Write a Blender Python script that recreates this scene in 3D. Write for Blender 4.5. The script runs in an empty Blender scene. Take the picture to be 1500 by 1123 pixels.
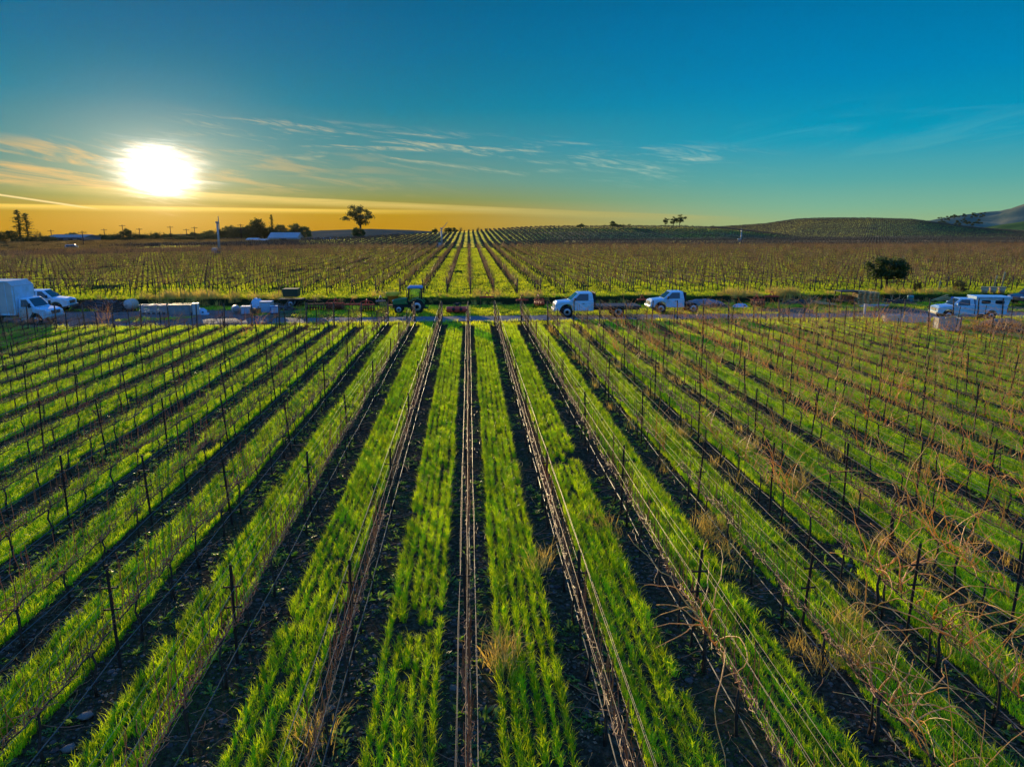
import bpy, math, random
import numpy as np
from mathutils import Vector, Matrix

R = math.radians
rng = np.random.default_rng(7)
random.seed(7)
scene = bpy.context.scene
COL = scene.collection

# ------------------------------------------------------------------ camera
CAM_H, PITCH, YAW, FPX = 7.7, 12.64, 3.43, 1041.0
cd = bpy.data.cameras.new('camera')
cd.sensor_width = 36.0
cd.lens = FPX / 1500.0 * 36.0
cd.clip_start = 0.1
cd.clip_end = 20000
cam = bpy.data.objects.new('camera', cd)
COL.objects.link(cam)
cam.location = (0, 0, CAM_H)
cam.rotation_euler = (R(90 - PITCH), 0, R(-YAW))
scene.camera = cam

# the survey: a direction or a ground point for a bearing read off the photograph
_CR = np.array(Matrix.Rotation(R(-YAW), 3, 'Z') @ Matrix.Rotation(R(90 - PITCH), 3, 'X'))
def ray(px, py):
    return _CR @ np.array([(px - 750) / FPX, -(py - 561.5) / FPX, -1.0])
def at(px, py, z=0.0):
    v = ray(px, py)
    t = (z - CAM_H) / v[2]
    return float(v[0] * t), float(v[1] * t)
def on_y(px, Y):
    v = ray(px, 400.0)
    return float(v[0] / v[1] * Y)
def slope_u(px):
    v = ray(px, 335.0)
    return float(v[0] / v[1])

# ------------------------------------------------------------------ sun
SUN_AZ, SUN_EL = -22.1, 3.5          # degrees, azimuth from the row direction
LAMP_EL = 6.6
sd = bpy.data.lights.new('sun', 'SUN')
sd.energy = 5.0
sd.angle = R(0.5)
sd.color = (1.0, 0.76, 0.40)
sun = bpy.data.objects.new('sun', sd)
COL.objects.link(sun)
_to = Vector((math.sin(R(SUN_AZ)) * math.cos(R(LAMP_EL)), math.cos(R(SUN_AZ)) * math.cos(R(LAMP_EL)), math.sin(R(LAMP_EL))))
sun.rotation_euler = (-_to).to_track_quat('-Z', 'Y').to_euler()

# ------------------------------------------------------------------ render settings
scene.view_settings.view_transform = 'Standard'
scene.view_settings.look = 'None'
scene.view_settings.exposure = 0.0
scene.view_settings.gamma = 1.0
cy = scene.cycles
cy.use_denoising = True
cy.max_bounces = 6
cy.diffuse_bounces = 2
cy.glossy_bounces = 2
cy.transmission_bounces = 3
cy.transparent_max_bounces = 8
cy.volume_bounces = 0
cy.caustics_reflective = False
cy.caustics_refractive = False
cy.sample_clamp_indirect = 4.0

def lin(r, g, b):
    f = lambda c: (c / 255 / 12.92) if c <= 10 else ((c / 255 + 0.055) / 1.055) ** 2.4
    return (f(r), f(g), f(b), 1.0)

# ------------------------------------------------------------------ node helper
class NT:
    def __init__(self, tree):
        self.t = tree; tree.nodes.clear()
    def n(self, typ, **kw):
        nd = self.t.nodes.new(typ)
        for k, v in kw.items():
            setattr(nd, k, v)
        return nd
    def put(self, sock, v):
        if hasattr(v, 'is_output'):
            self.t.links.new(v, sock)
        elif v is not None:
            sock.default_value = v
    def math(self, op, a, b=None, c=None, clamp=False):
        nd = self.n('ShaderNodeMath', operation=op, use_clamp=clamp)
        for i, v in enumerate((a, b, c)):
            if v is not None: self.put(nd.inputs[i], v)
        return nd.outputs[0]
    def vmath(self, op, a, b=None):
        nd = self.n('ShaderNodeVectorMath', operation=op)
        self.put(nd.inputs[0], a)
        if b is not None: self.put(nd.inputs[1], b)
        return nd.outputs['Value'] if op in ('DOT_PRODUCT', 'LENGTH') else nd.outputs[0]
    def mix(self, fac, a, b, mode='MIX'):
        nd = self.n('ShaderNodeMix', data_type='RGBA', blend_type=mode)
        nd.clamp_factor = True
        self.put(nd.inputs[0], fac); self.put(nd.inputs[6], a); self.put(nd.inputs[7], b)
        return nd.outputs[2]
    def ss(self, x, lo, hi):
        nd = self.n('ShaderNodeMapRange', interpolation_type='SMOOTHSTEP')
        self.put(nd.inputs[0], x); self.put(nd.inputs[1], lo); self.put(nd.inputs[2], hi)
        nd.inputs[3].default_value = 0; nd.inputs[4].default_value = 1
        return nd.outputs[0]
    def lin(self, x, lo, hi, a=0.0, b=1.0):
        nd = self.n('ShaderNodeMapRange')
        self.put(nd.inputs[0], x); self.put(nd.inputs[1], lo); self.put(nd.inputs[2], hi)
        nd.inputs[3].default_value = a; nd.inputs[4].default_value = b
        return nd.outputs[0]
    def ramp(self, fac, stops, interp='LINEAR'):
        nd = self.n('ShaderNodeValToRGB')
        cr = nd.color_ramp; cr.interpolation = interp
        while len(cr.elements) < len(stops): cr.elements.new(0.5)
        for e, (p, c) in zip(cr.elements, stops):
            e.position = p; e.color = c if len(c) == 4 else (*c, 1)
        self.put(nd.inputs[0], fac)
        return nd.outputs[0]
    def noise(self, vec, scale, detail=4, rough=0.55, dist=0.0):
        nd = self.n('ShaderNodeTexNoise')
        if vec is not None: self.put(nd.inputs['Vector'], vec)
        nd.inputs['Scale'].default_value = scale; nd.inputs['Detail'].default_value = detail
        nd.inputs['Roughness'].default_value = rough; nd.inputs['Distortion'].default_value = dist
        return nd.outputs[0]
    def xyz(self, x, y, z):
        nd = self.n('ShaderNodeCombineXYZ')
        for i, v in enumerate((x, y, z)): self.put(nd.inputs[i], v)
        return nd.outputs[0]

# ------------------------------------------------------------------ world: evening sky
world = bpy.data.worlds.new('World')
scene.world = world
world.use_nodes = True
w = NT(world.node_tree)
geo = w.n('ShaderNodeTexCoord')
dirn = w.vmath('NORMALIZE', geo.outputs['Generated'])
sx = w.n('ShaderNodeSeparateXYZ'); w.put(sx.inputs[0], dirn)
DEG = 57.29578
el = w.math('MULTIPLY', w.math('ARCSINE', sx.outputs[2]), DEG)
az = w.math('MULTIPLY', w.math('ARCTAN2', sx.outputs[0], sx.outputs[1]), DEG)
dAz = w.math('ABSOLUTE', w.math('SUBTRACT', az, SUN_AZ))
RMP = lambda e: (e + 4.0) / 94.0
def skyramp(stops):
    f = w.math('DIVIDE', w.math('ADD', el, 4.0), 94.0, clamp=True)
    return w.ramp(f, [(RMP(e), lin(*c)) for e, c in stops])
cool = skyramp([(-4, (120, 130, 90)), (0, (152, 180, 130)), (1.2, (124, 178, 150)), (3, (88, 168, 165)), (6, (6, 152, 184)),
                (10, (0, 132, 180)), (16, (0, 108, 160)), (30, (4, 96, 168)), (50, (10, 104, 190)), (90, (20, 112, 205))])
warm = skyramp([(-4, (150, 110, 10)), (0, (184, 138, 4)), (0.9, (178, 142, 20)), (1.8, (134, 142, 70)), (3.2, (108, 148, 128)),
                (5.5, (70, 142, 150)), (8.5, (8, 128, 156)), (12, (0, 114, 150)), (16, (0, 100, 142)), (30, (4, 92, 164)), (50, (10, 104, 190)), (90, (20, 112, 205))])
warmth = w.math('SUBTRACT', 1.0, w.ss(dAz, 14.0, 50.0))
base = w.mix(warmth, cool, warm)
# sky model, tinted bluer, added as fill to the dome above the frame
nsky = w.n('ShaderNodeTexSky', sky_type='NISHITA')
nsky.sun_disc = False
nsky.sun_elevation = R(LAMP_EL)
nsky.sun_rotation = R(SUN_AZ)
nsky.air_density = 1.0; nsky.dust_density = 0.6; nsky.ozone_density = 2.0
nblue = w.mix(1.0, nsky.outputs[0], (0.05, 0.17, 0.36, 1), 'MULTIPLY')
base = w.mix(w.ss(el, 17.0, 60.0), base, w.mix(1.0, base, nblue, 'ADD'))
# blue fill light added to the unseen sky opposite the sun
back = w.math('MULTIPLY', w.ss(dAz, 62.0, 115.0), w.ss(el, -1.0, 8.0))
base = w.mix(back, base, w.mix(1.0, base, (0.11, 0.18, 0.40, 1), 'ADD'))
# aureole round the sun, stretched by thin cloud
sdir = (math.sin(R(SUN_AZ)) * math.cos(R(SUN_EL)), math.cos(R(SUN_AZ)) * math.cos(R(SUN_EL)), math.sin(R(SUN_EL)))
ex = w.math('SUBTRACT', az, SUN_AZ)
ey = w.math('SUBTRACT', el, SUN_EL)
wisp_v = w.xyz(w.math('ADD', w.math('MULTIPLY', az, 0.16), w.math('MULTIPLY', el, 0.10)), w.math('ADD', w.math('MULTIPLY', el, 1.25), w.math('MULTIPLY', az, 0.13)), 0.0)
wisp = w.noise(wisp_v, 1.0, 6, 0.62, 0.5)
wisp_f = w.noise(w.xyz(w.math('MULTIPLY', az, 0.34), w.math('ADD', w.math('MULTIPLY', el, 3.4), w.math('MULTIPLY', az, 0.34)), 3.0), 1.0, 5, 0.6, 0.4)
th2 = w.math('ADD', w.math('POWER', w.math('DIVIDE', ex, 1.28), 2.0), w.math('POWER', w.math('MULTIPLY', ey, 1.18), 2.0))
th = w.math('SQRT', th2)
thn = w.math('ADD', th, w.math('ADD', w.math('MULTIPLY', w.math('SUBTRACT', wisp, 0.5), 3.4), w.math('MULTIPLY', w.math('SUBTRACT', wisp_f, 0.5), 1.6)))
core = w.math('EXPONENT', w.math('MULTIPLY', w.math('POWER', w.math('DIVIDE', w.math('MAXIMUM', thn, 0.0), 1.38), 2.0), -1.0))
halo = w.math('EXPONENT', w.math('MULTIPLY', th, -0.62))
veil = w.math('EXPONENT', w.math('MULTIPLY', w.math('POWER', w.math('DIVIDE', th, 4.6), 1.7), -1.0))
# cirrus
band_l = w.math('MULTIPLY', w.math('MULTIPLY', w.ss(el, 1.6, 2.8), w.math('SUBTRACT', 1.0, w.ss(el, 4.6, 5.8))), w.math('SUBTRACT', 1.0, w.ss(az, -22.0, 4.0)))
# streaks that fan out from the sun
fx = w.math('SUBTRACT', az, SUN_AZ + 16.0); fy = w.math('SUBTRACT', el, -0.2)
fan = w.math('ARCTAN2', fy, w.math('ABSOLUTE', fx)); fr = w.math('SQRT', w.math('ADD', w.math('POWER', fx, 2.0), w.math('POWER', fy, 2.0)))
fann = w.noise(w.xyz(w.math('MULTIPLY', fan, 34.0), w.math('MULTIPLY', fr, 0.13), w.math('MULTIPLY', w.math('SIGN', fx), 5.0)), 1.0, 6, 0.6, 0.6)
c_l = w.math('MULTIPLY', w.math('MULTIPLY', w.ss(fann, 0.44, 0.66), w.math('SUBTRACT', 1.0, w.ss(az, -22.0, -17.0))), band_l)
c_l = w.math('MAXIMUM', c_l, w.math('MULTIPLY', w.math('MULTIPLY', w.ss(wisp, 0.46, 0.66), band_l), w.math('MULTIPLY', w.ss(az, -23.0, -18.0), 0.55)))
cz = w.math('SUBTRACT', el, w.math('MULTIPLY', w.math('ADD', az, 5.0), -0.055))
band_m = w.math('MULTIPLY', w.math('MULTIPLY', w.ss(cz, 3.2, 5.6), w.math('SUBTRACT', 1.0, w.ss(cz, 6.3, 7.4))), w.math('MULTIPLY', w.ss(az, -24.0, -12.0), w.math('SUBTRACT', 1.0, w.ss(az, 14.0, 26.0))))
cir = w.noise(w.xyz(w.math('MULTIPLY', az, 0.13), w.math('ADD', w.math('MULTIPLY', el, 1.3), w.math('MULTIPLY', az, 0.12)), 9.0), 1.0, 7, 0.62, 0.9)
cir3 = w.noise(w.xyz(w.math('MULTIPLY', az, 0.34), w.math('ADD', w.math('MULTIPLY', el, 2.6), w.math('MULTIPLY', az, 0.5)), 19.0), 1.0, 6, 0.65, 1.2)
c_m = w.math('MULTIPLY', w.math('MULTIPLY', w.ss(cir, 0.46, 0.70), w.ss(cir3, 0.36, 0.66)), band_m)
band_r = w.math('MULTIPLY', w.math('MULTIPLY', w.ss(el, 3.5, 5.0), w.math('SUBTRACT', 1.0, w.ss(el, 6.0, 9.0))), w.ss(az, 14.0, 24.0))
cir2 = w.noise(w.xyz(w.math('MULTIPLY', az, 0.10), w.math('ADD', w.math('MULTIPLY', el, 0.8), w.math('MULTIPLY', az, -0.10)), 4.0), 1.0, 7, 0.62, 1.0)
c_r = w.math('MULTIPLY', w.math('MULTIPLY', w.ss(cir2, 0.47, 0.75), band_r), 0.22)
# low stratus sheet with a bright upper edge
wav = w.noise(w.xyz(w.math('MULTIPLY', az, 0.06), 0.0, 0.0), 1.0, 3)
etop = w.math('ADD', w.math('SUBTRACT', 1.42, w.math('MULTIPLY', az, 0.042)), w.math('MULTIPLY', w.math('SUBTRACT', wav, 0.5), 0.25))
below = w.math('SUBTRACT', etop, el)
sfade = w.math('MULTIPLY', w.ss(below, -0.03, 0.10), w.math('SUBTRACT', 1.0, w.ss(below, 0.25, 0.75)))
sfade = w.math('MULTIPLY', sfade, w.math('MULTIPLY', w.math('SUBTRACT', 1.0, w.ss(az, 12.0, 24.0)), w.lin(w.noise(w.xyz(w.math('MULTIPLY', az, 0.2), w.math('MULTIPLY', el, 4.0), 2.0), 1.0, 4), 0.3, 0.7, 0.55, 1.0)))
sfade = w.math('MULTIPLY', sfade, w.ss(az, -34.0, -20.0))
st2 = w.math('SUBTRACT', w.math('SUBTRACT', 1.02, w.math('MULTIPLY', az, 0.008)), el)
sf2 = w.math('MULTIPLY', w.math('MULTIPLY', w.ss(st2, -0.05, 0.06), w.math('SUBTRACT', 1.0, w.ss(st2, 0.10, 0.45))), w.math('SUBTRACT', 1.0, w.ss(az, -14.0, 4.0)))
# contrail low on the left
ct = w.math('ABSOLUTE', w.math('SUBTRACT', el, w.math('ADD', 1.9, w.math('MULTIPLY', w.math('ADD', az, 32.0), -0.155))))
contrail = w.math('MULTIPLY', w.math('SUBTRACT', 1.0, w.ss(ct, 0.02, 0.09)), w.math('SUBTRACT', 1.0, w.ss(az, -28.0, -25.5)))
goldc = w.mix(w.ss(dAz, 8.0, 40.0), lin(236, 212, 150), lin(178, 206, 188))
sky = w.mix(w.math('MULTIPLY', c_l, 0.85), base, lin(226, 186, 116))
sky = w.mix(w.math('MULTIPLY', c_m, 0.80), sky, goldc)
sky = w.mix(c_r, sky, lin(110, 185, 185))
sky = w.mix(w.math('MULTIPLY', sfade, 0.72), sky, w.mix(w.ss(dAz, 6.0, 34.0), lin(248, 214, 120), lin(186, 176, 104)))
sky = w.mix(w.math('MULTIPLY', sf2, 0.8), sky, lin(244, 206, 90))
sky = w.mix(w.math('MULTIPLY', contrail, 0.8), sky, lin(246, 222, 160))
def addcol(c, fac, col):
    return w.mix(1.0, c, w.mix(fac, (0, 0, 0, 1), col), 'ADD')
sky = addcol(sky, veil, (0.26, 0.19, 0.085, 1))
sky = addcol(sky, halo, (0.50, 0.38, 0.24, 1))
core_c = w.mix(core, (0, 0, 0, 1), (4.0, 3.4, 2.9, 1))
sky = w.mix(1.0, sky, core_c, 'ADD')
bg = w.n('ShaderNodeBackground'); w.put(bg.inputs[0], sky); bg.inputs[1].default_value = 1.0
wo = w.n('ShaderNodeOutputWorld'); w.t.links.new(bg.outputs[0], wo.inputs[0])
try:
    world.cycles.sampling_method = 'MANUAL'; world.cycles.sample_map_resolution = 1024
except Exception:
    pass

# ------------------------------------------------------------------ materials
MATS = {}
def mat(name, col, rough=0.7, metal=0.0, var=0.25, scale=8.0, bump=0.0, trans=None, rnd=0.0, col2=None, spec=0.3, coords='Object'):
    if name in MATS: return MATS[name]
    m = bpy.data.materials.new(name); m.use_nodes = True
    t = NT(m.node_tree)
    tc = t.n('ShaderNodeTexCoord')
    vec = tc.outputs[coords] if coords != 'World' else t.n('ShaderNodeNewGeometry').outputs['Position']
    nz = t.noise(vec, scale, 5, 0.6)
    c = (*col, 1)
    if col2 is None: col2 = tuple(max(0, x * (1 - var)) for x in col)
    colr = t.mix(t.lin(nz, 0.35, 0.65), (*col2, 1), c)
    if rnd:
        oi = t.n('ShaderNodeObjectInfo')
        hs = t.n('ShaderNodeHueSaturation')
        t.put(hs.inputs['Color'], colr)
        t.put(hs.inputs['Value'], t.lin(oi.outputs['Random'], 0, 1, 1 - rnd, 1 + rnd))
        t.put(hs.inputs['Hue'], t.lin(t.math('FRACT', t.math('MULTIPLY', oi.outputs['Random'], 37.0)), 0, 1, 0.5 - 0.03 * rnd, 0.5 + 0.03 * rnd))
        colr = hs.outputs[0]
    p = t.n('ShaderNodeBsdfPrincipled')
    t.put(p.inputs['Base Color'], colr)
    p.inputs['Roughness'].default_value = rough
    p.inputs['Metallic'].default_value = metal
    p.inputs['Specular IOR Level'].default_value = spec
    if bump:
        b = t.n('ShaderNodeBump'); b.inputs['Strength'].default_value = bump; b.inputs['Distance'].default_value = 0.05
        t.put(b.inputs['Height'], nz); t.put(p.inputs['Normal'], b.outputs[0])
    out = t.n('ShaderNodeOutputMaterial')
    sh = p.outputs[0]
    if trans:
        tr = t.n('ShaderNodeBsdfTranslucent')
        if rnd:
            hs2 = t.n('ShaderNodeHueSaturation'); hs2.inputs['Color'].default_value = (*trans, 1)
            t.put(hs2.inputs['Value'], t.lin(oi.outputs['Random'], 0, 1, 1 - rnd, 1 + rnd))
            t.put(tr.inputs[0], hs2.outputs[0])
        else:
            tr.inputs[0].default_value = (*trans, 1)
        ad = t.n('ShaderNodeAddShader')
        t.t.links.new(sh, ad.inputs[0]); t.t.links.new(tr.outputs[0], ad.inputs[1]); sh = ad.outputs[0]
    t.t.links.new(sh, out.inputs[0])
    MATS[name] = m
    return m

def glass(name, col=(0.02, 0.035, 0.04), rough=0.06):
    return mat(name, col, rough, 0, 0.1, 2, spec=0.9)

# ------------------------------------------------------------------ mesh builder
class MB:
    def __init__(self): self.v = []; self.f = []; self.m = []; self.sm = []
    def add(self, vs, fs, mi=0, sm=False):
        o = len(self.v)
        self.v.extend([tuple(map(float, p)) for p in vs])
        for f in fs:
            self.f.append([i + o for i in f]); self.m.append(mi); self.sm.append(sm)
        return self
    def hexa(self, b, t, mi=0):
        return self.add(list(b) + list(t), [(3, 2, 1, 0), (4, 5, 6, 7), (0, 1, 5, 4), (1, 2, 6, 5), (2, 3, 7, 6), (3, 0, 4, 7)], mi)
    def box(self, c, s, mi=0, rz=0.0, top=1.0):
        cx, cy_, cz = c; a, b, h = s[0] / 2, s[1] / 2, s[2] / 2
        ca, sa = math.cos(rz), math.sin(rz)
        def P(x, y, z): return (cx + x * ca - y * sa, cy_ + x * sa + y * ca, cz + z)
        q = [(-a, -b), (a, -b), (a, b), (-a, b)]
        return self.hexa([P(x, y, -h) for x, y in q], [P(x * top, y * top, h) for x, y in q], mi)
    def prism(self, poly, y0, y1, mi=0):
        n = len(poly)
        vs = [(x, y0, z) for x, z in poly] + [(x, y1, z) for x, z in poly]
        fs = [tuple(range(n)), tuple(range(2 * n - 1, n - 1, -1))]
        fs += [(i, i + n, (i + 1) % n + n, (i + 1) % n) for i in range(n)]
        return self.add(vs, fs, mi)
    def tube(self, pts, rad, n=5, mi=0, cap=True):
        pts = np.asarray(pts, float); k = len(pts)
        rad = np.full(k, rad) if np.isscalar(rad) else np.asarray(rad, float)
        tg = np.gradient(pts, axis=0); tg /= np.linalg.norm(tg, axis=1)[:, None] + 1e-9
        ref = np.array([0.0, 0, 1]) if abs(tg[:, 2]).mean() < 0.8 else np.array([1.0, 0, 0])
        sidev = np.cross(tg, ref); sidev /= np.linalg.norm(sidev, axis=1)[:, None] + 1e-9
        up = np.cross(sidev, tg)
        a = np.arange(n) * 2 * math.pi / n
        vs = (pts[:, None, :] + rad[:, None, None] * (np.cos(a)[None, :, None] * sidev[:, None, :] + np.sin(a)[None, :, None] * up[:, None, :])).reshape(-1, 3)
        fs = [(i * n + j, i * n + (j + 1) % n, (i + 1) * n + (j + 1) % n, (i + 1) * n + j) for i in range(k - 1) for j in range(n)]
        if cap: fs += [tuple(range(n - 1, -1, -1)), tuple(range((k - 1) * n, k * n))]
        return self.add(vs, fs, mi, n > 4)
    def cyl(self, p0, p1, r0, r1=None, n=12, mi=0):
        r1 = r0 if r1 is None else r1
        return self.tube([p0, p1], [r0, r1], n, mi)
    def lathe(self, prof, n=18, c=(0, 0, 0), axis='Z', mi=0):
        a = np.arange(n) * 2 * math.pi / n; vs = []
        for r, z in prof:
            for t in a:
                x, y = r * math.cos(t), r * math.sin(t)
                p = (x, y, z) if axis == 'Z' else ((x, z, y) if axis == 'Y' else (z, x, y))
                vs.append((p[0] + c[0], p[1] + c[1], p[2] + c[2]))
        k = len(prof)
        fs = [(i * n + j, i * n + (j + 1) % n, (i + 1) * n + (j + 1) % n, (i + 1) * n + j) for i in range(k - 1) for j in range(n)]
        fs += [tuple(range(n)), tuple(range((k - 1) * n, k * n))]
        return self.add(vs, fs, mi, True)
    def mesh(self, name, mats):
        me = bpy.data.meshes.new(name)
        me.from_pydata(self.v, [], self.f)
        for m in (mats if isinstance(mats, (list, tuple)) else [mats]): me.materials.append(m)
        me.polygons.foreach_set('material_index', self.m)
        me.polygons.foreach_set('use_smooth', self.sm)
        return me
    def build(self, name, mats, parent=None, bevel=0.0):
        o = bpy.data.objects.new(name, self.mesh(name, mats))
        COL.objects.link(o)
        if parent is not None: o.parent = parent
        if bevel:
            b = o.modifiers.new('Bevel', 'BEVEL'); b.width = bevel; b.segments = 2; b.limit_method = 'ANGLE'; b.angle_limit = R(40)
        return o

def np_mesh(name, V, faces_flat, sizes, mats, mi=None, smooth=False):
    me = bpy.data.meshes.new(name)
    V = np.asarray(V, np.float32); ff = np.asarray(faces_flat, np.int32); sizes = np.asarray(sizes, np.int32)
    me.vertices.add(len(V)); me.vertices.foreach_set('co', V.ravel())
    me.loops.add(len(ff)); me.loops.foreach_set('vertex_index', ff)
    me.polygons.add(len(sizes))
    me.polygons.foreach_set('loop_start', np.concatenate([[0], np.cumsum(sizes)[:-1]]).astype(np.int32))
    if mi is not None: me.polygons.foreach_set('material_index', np.asarray(mi, np.int32))
    me.polygons.foreach_set('use_smooth', np.full(len(sizes), smooth))
    for m in (mats if isinstance(mats, (list, tuple)) else [mats]): me.materials.append(m)
    me.update(calc_edges=True); me.validate()
    return me

def obj(name, me, parent=None, loc=(0, 0, 0), rz=0.0, sc=None):
    o = bpy.data.objects.new(name, me); COL.objects.link(o)
    if parent is not None: o.parent = parent
    o.location = loc; o.rotation_euler = (0, 0, rz)
    if sc is not None: o.scale = (sc, sc, sc) if np.isscalar(sc) else sc
    return o
def tag(o, label=None, cat=None, group=None, kind=None):
    if label: o['label'] = label
    if cat: o['category'] = cat
    if group: o['group'] = group
    if kind: o['kind'] = kind
    return o
def thing(name, label, cat, loc=(0, 0, 0), rz=0.0, group=None):
    return tag(obj(name, None, None, loc, rz), label, cat, group)

# instanced "stuff": points with a scale, a rotation and a variant number each
def scatter(name, P, variants, scale=1.0, rot=None, tilt=0.0, label=None, cat=None):
    P = np.asarray(P, np.float32); n = len(P)
    vc = bpy.data.collections.new(name + '_variants')
    for i, me in enumerate(variants):
        vc.objects.link(bpy.data.objects.new('%s_variant' % name, me))
    me = bpy.data.meshes.new(name); me.vertices.add(n); me.vertices.foreach_set('co', P.ravel())
    S = np.broadcast_to(np.asarray(scale, np.float32), (n,) if np.ndim(scale) < 2 else (n, 3))
    if S.ndim == 1: S = np.repeat(S[:, None], 3, 1)
    a = me.attributes.new('scl', 'FLOAT_VECTOR', 'POINT'); a.data.foreach_set('vector', np.ascontiguousarray(S, np.float32).ravel())
    Rt = np.zeros((n, 3), np.float32)
    Rt[:, 2] = rng.uniform(0, 2 * math.pi, n) if rot is None else rot
    if tilt: Rt[:, :2] = rng.normal(0, tilt, (n, 2))
    a = me.attributes.new('rot', 'FLOAT_VECTOR', 'POINT'); a.data.foreach_set('vector', Rt.ravel())
    a = me.attributes.new('idx', 'INT', 'POINT'); a.data.foreach_set('value', rng.integers(0, len(variants), n).astype(np.int32))
    o = obj(name, me)
    g = bpy.data.node_groups.new(name, 'GeometryNodeTree')
    g.interface.new_socket('Geometry', in_out='INPUT', socket_type='NodeSocketGeometry')
    g.interface.new_socket('Geometry', in_out='OUTPUT', socket_type='NodeSocketGeometry')
    N = g.nodes; L = g.links
    gi = N.new('NodeGroupInput'); go = N.new('NodeGroupOutput')
    ci = N.new('GeometryNodeCollectionInfo'); ci.inputs[0].default_value = vc
    ci.inputs['Separate Children'].default_value = True; ci.inputs['Reset Children'].default_value = True
    ip = N.new('GeometryNodeInstanceOnPoints'); ip.inputs['Pick Instance'].default_value = True
    def attr(nm, dt):
        q = N.new('GeometryNodeInputNamedAttribute'); q.data_type = dt; q.inputs[0].default_value = nm
        return q.outputs[0]
    L.new(gi.outputs[0], ip.inputs['Points']); L.new(ci.outputs[0], ip.inputs['Instance'])
    L.new(attr('idx', 'INT'), ip.inputs['Instance Index'])
    L.new(attr('rot', 'FLOAT_VECTOR'), ip.inputs['Rotation'])
    L.new(attr('scl', 'FLOAT_VECTOR'), ip.inputs['Scale'])
    L.new(ip.outputs[0], go.inputs[0])
    md = o.modifiers.new('Scatter', 'NODES'); md.node_group = g
    return tag(o, label, cat, None, 'stuff')

def vnoise(x, y, s, seed=0):
    """smooth value noise on a plane, 0..1"""
    x = np.asarray(x, float) / s + 1000 + seed * 17.3; y = np.asarray(y, float) / s + 1000 + seed * 31.7
    xi = np.floor(x).astype(int); yi = np.floor(y).astype(int); fx = x - xi; fy = y - yi
    fx = fx * fx * (3 - 2 * fx); fy = fy * fy * (3 - 2 * fy)
    h = lambda a, b: np.modf(np.abs(np.sin(a * 127.1 + b * 311.7 + seed * 74.7) * 43758.5453))[0]
    return (h(xi, yi) * (1 - fx) + h(xi + 1, yi) * fx) * (1 - fy) + (h(xi, yi + 1) * (1 - fx) + h(xi + 1, yi + 1) * fx) * fy
def in_view(X, Y, m=3.0):
    return (X > -0.70 * Y - m) & (X < 0.90 * Y + m)
# ------------------------------------------------------------------ the ground, one sheet to the horizon
ROW, C0 = 2.06, -0.10                 # near block: row spacing, centre row
FROW = 2.44
BANK0, BANK1, BANKZ = 70.0, 70.6, 0.58
def ground_z(X, Y):
    X = np.asarray(X, float); Y = np.asarray(Y, float)
    k = np.clip((Y - BANK0 - (vnoise(X, Y * 0, 7.0, 3) - 0.5) * 1.0) / (BANK1 - BANK0), 0, 1)
    k = k * k * (3 - 2 * k)
    return BANKZ * k * (0.85 + 0.3 * vnoise(X, Y * 0, 11, 5)) - np.clip(Y - 345.0, 0, None) * 0.03
ys = np.concatenate([np.arange(-30, 4, 2.0), np.arange(4, 69, 0.5), np.arange(69, 72, 0.15), np.arange(72, 120, 1.0), np.arange(120, 320, 4.0), np.geomspace(320, 2450, 30)])
us = np.linspace(-1.9, 1.9, 520)
UU, YY = np.meshgrid(us, ys)
XX = UU * np.maximum(YY, 55.0)
ZZ = ground_z(XX, YY)
# a little tilth in the near block
ZZ = ZZ + np.where(YY < 56, (vnoise(XX, YY, 0.9, 8) - 0.5) * 0.05, 0) * np.where(YY > 0, 1, 0)
ny, nx = XX.shape
V = np.stack([XX, YY, ZZ], -1).reshape(-1, 3)
idx = np.arange(ny * nx).reshape(ny, nx)
Q = np.stack([idx[:-1, :-1], idx[:-1, 1:], idx[1:, 1:], idx[1:, :-1]], -1).reshape(-1, 4)

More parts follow.
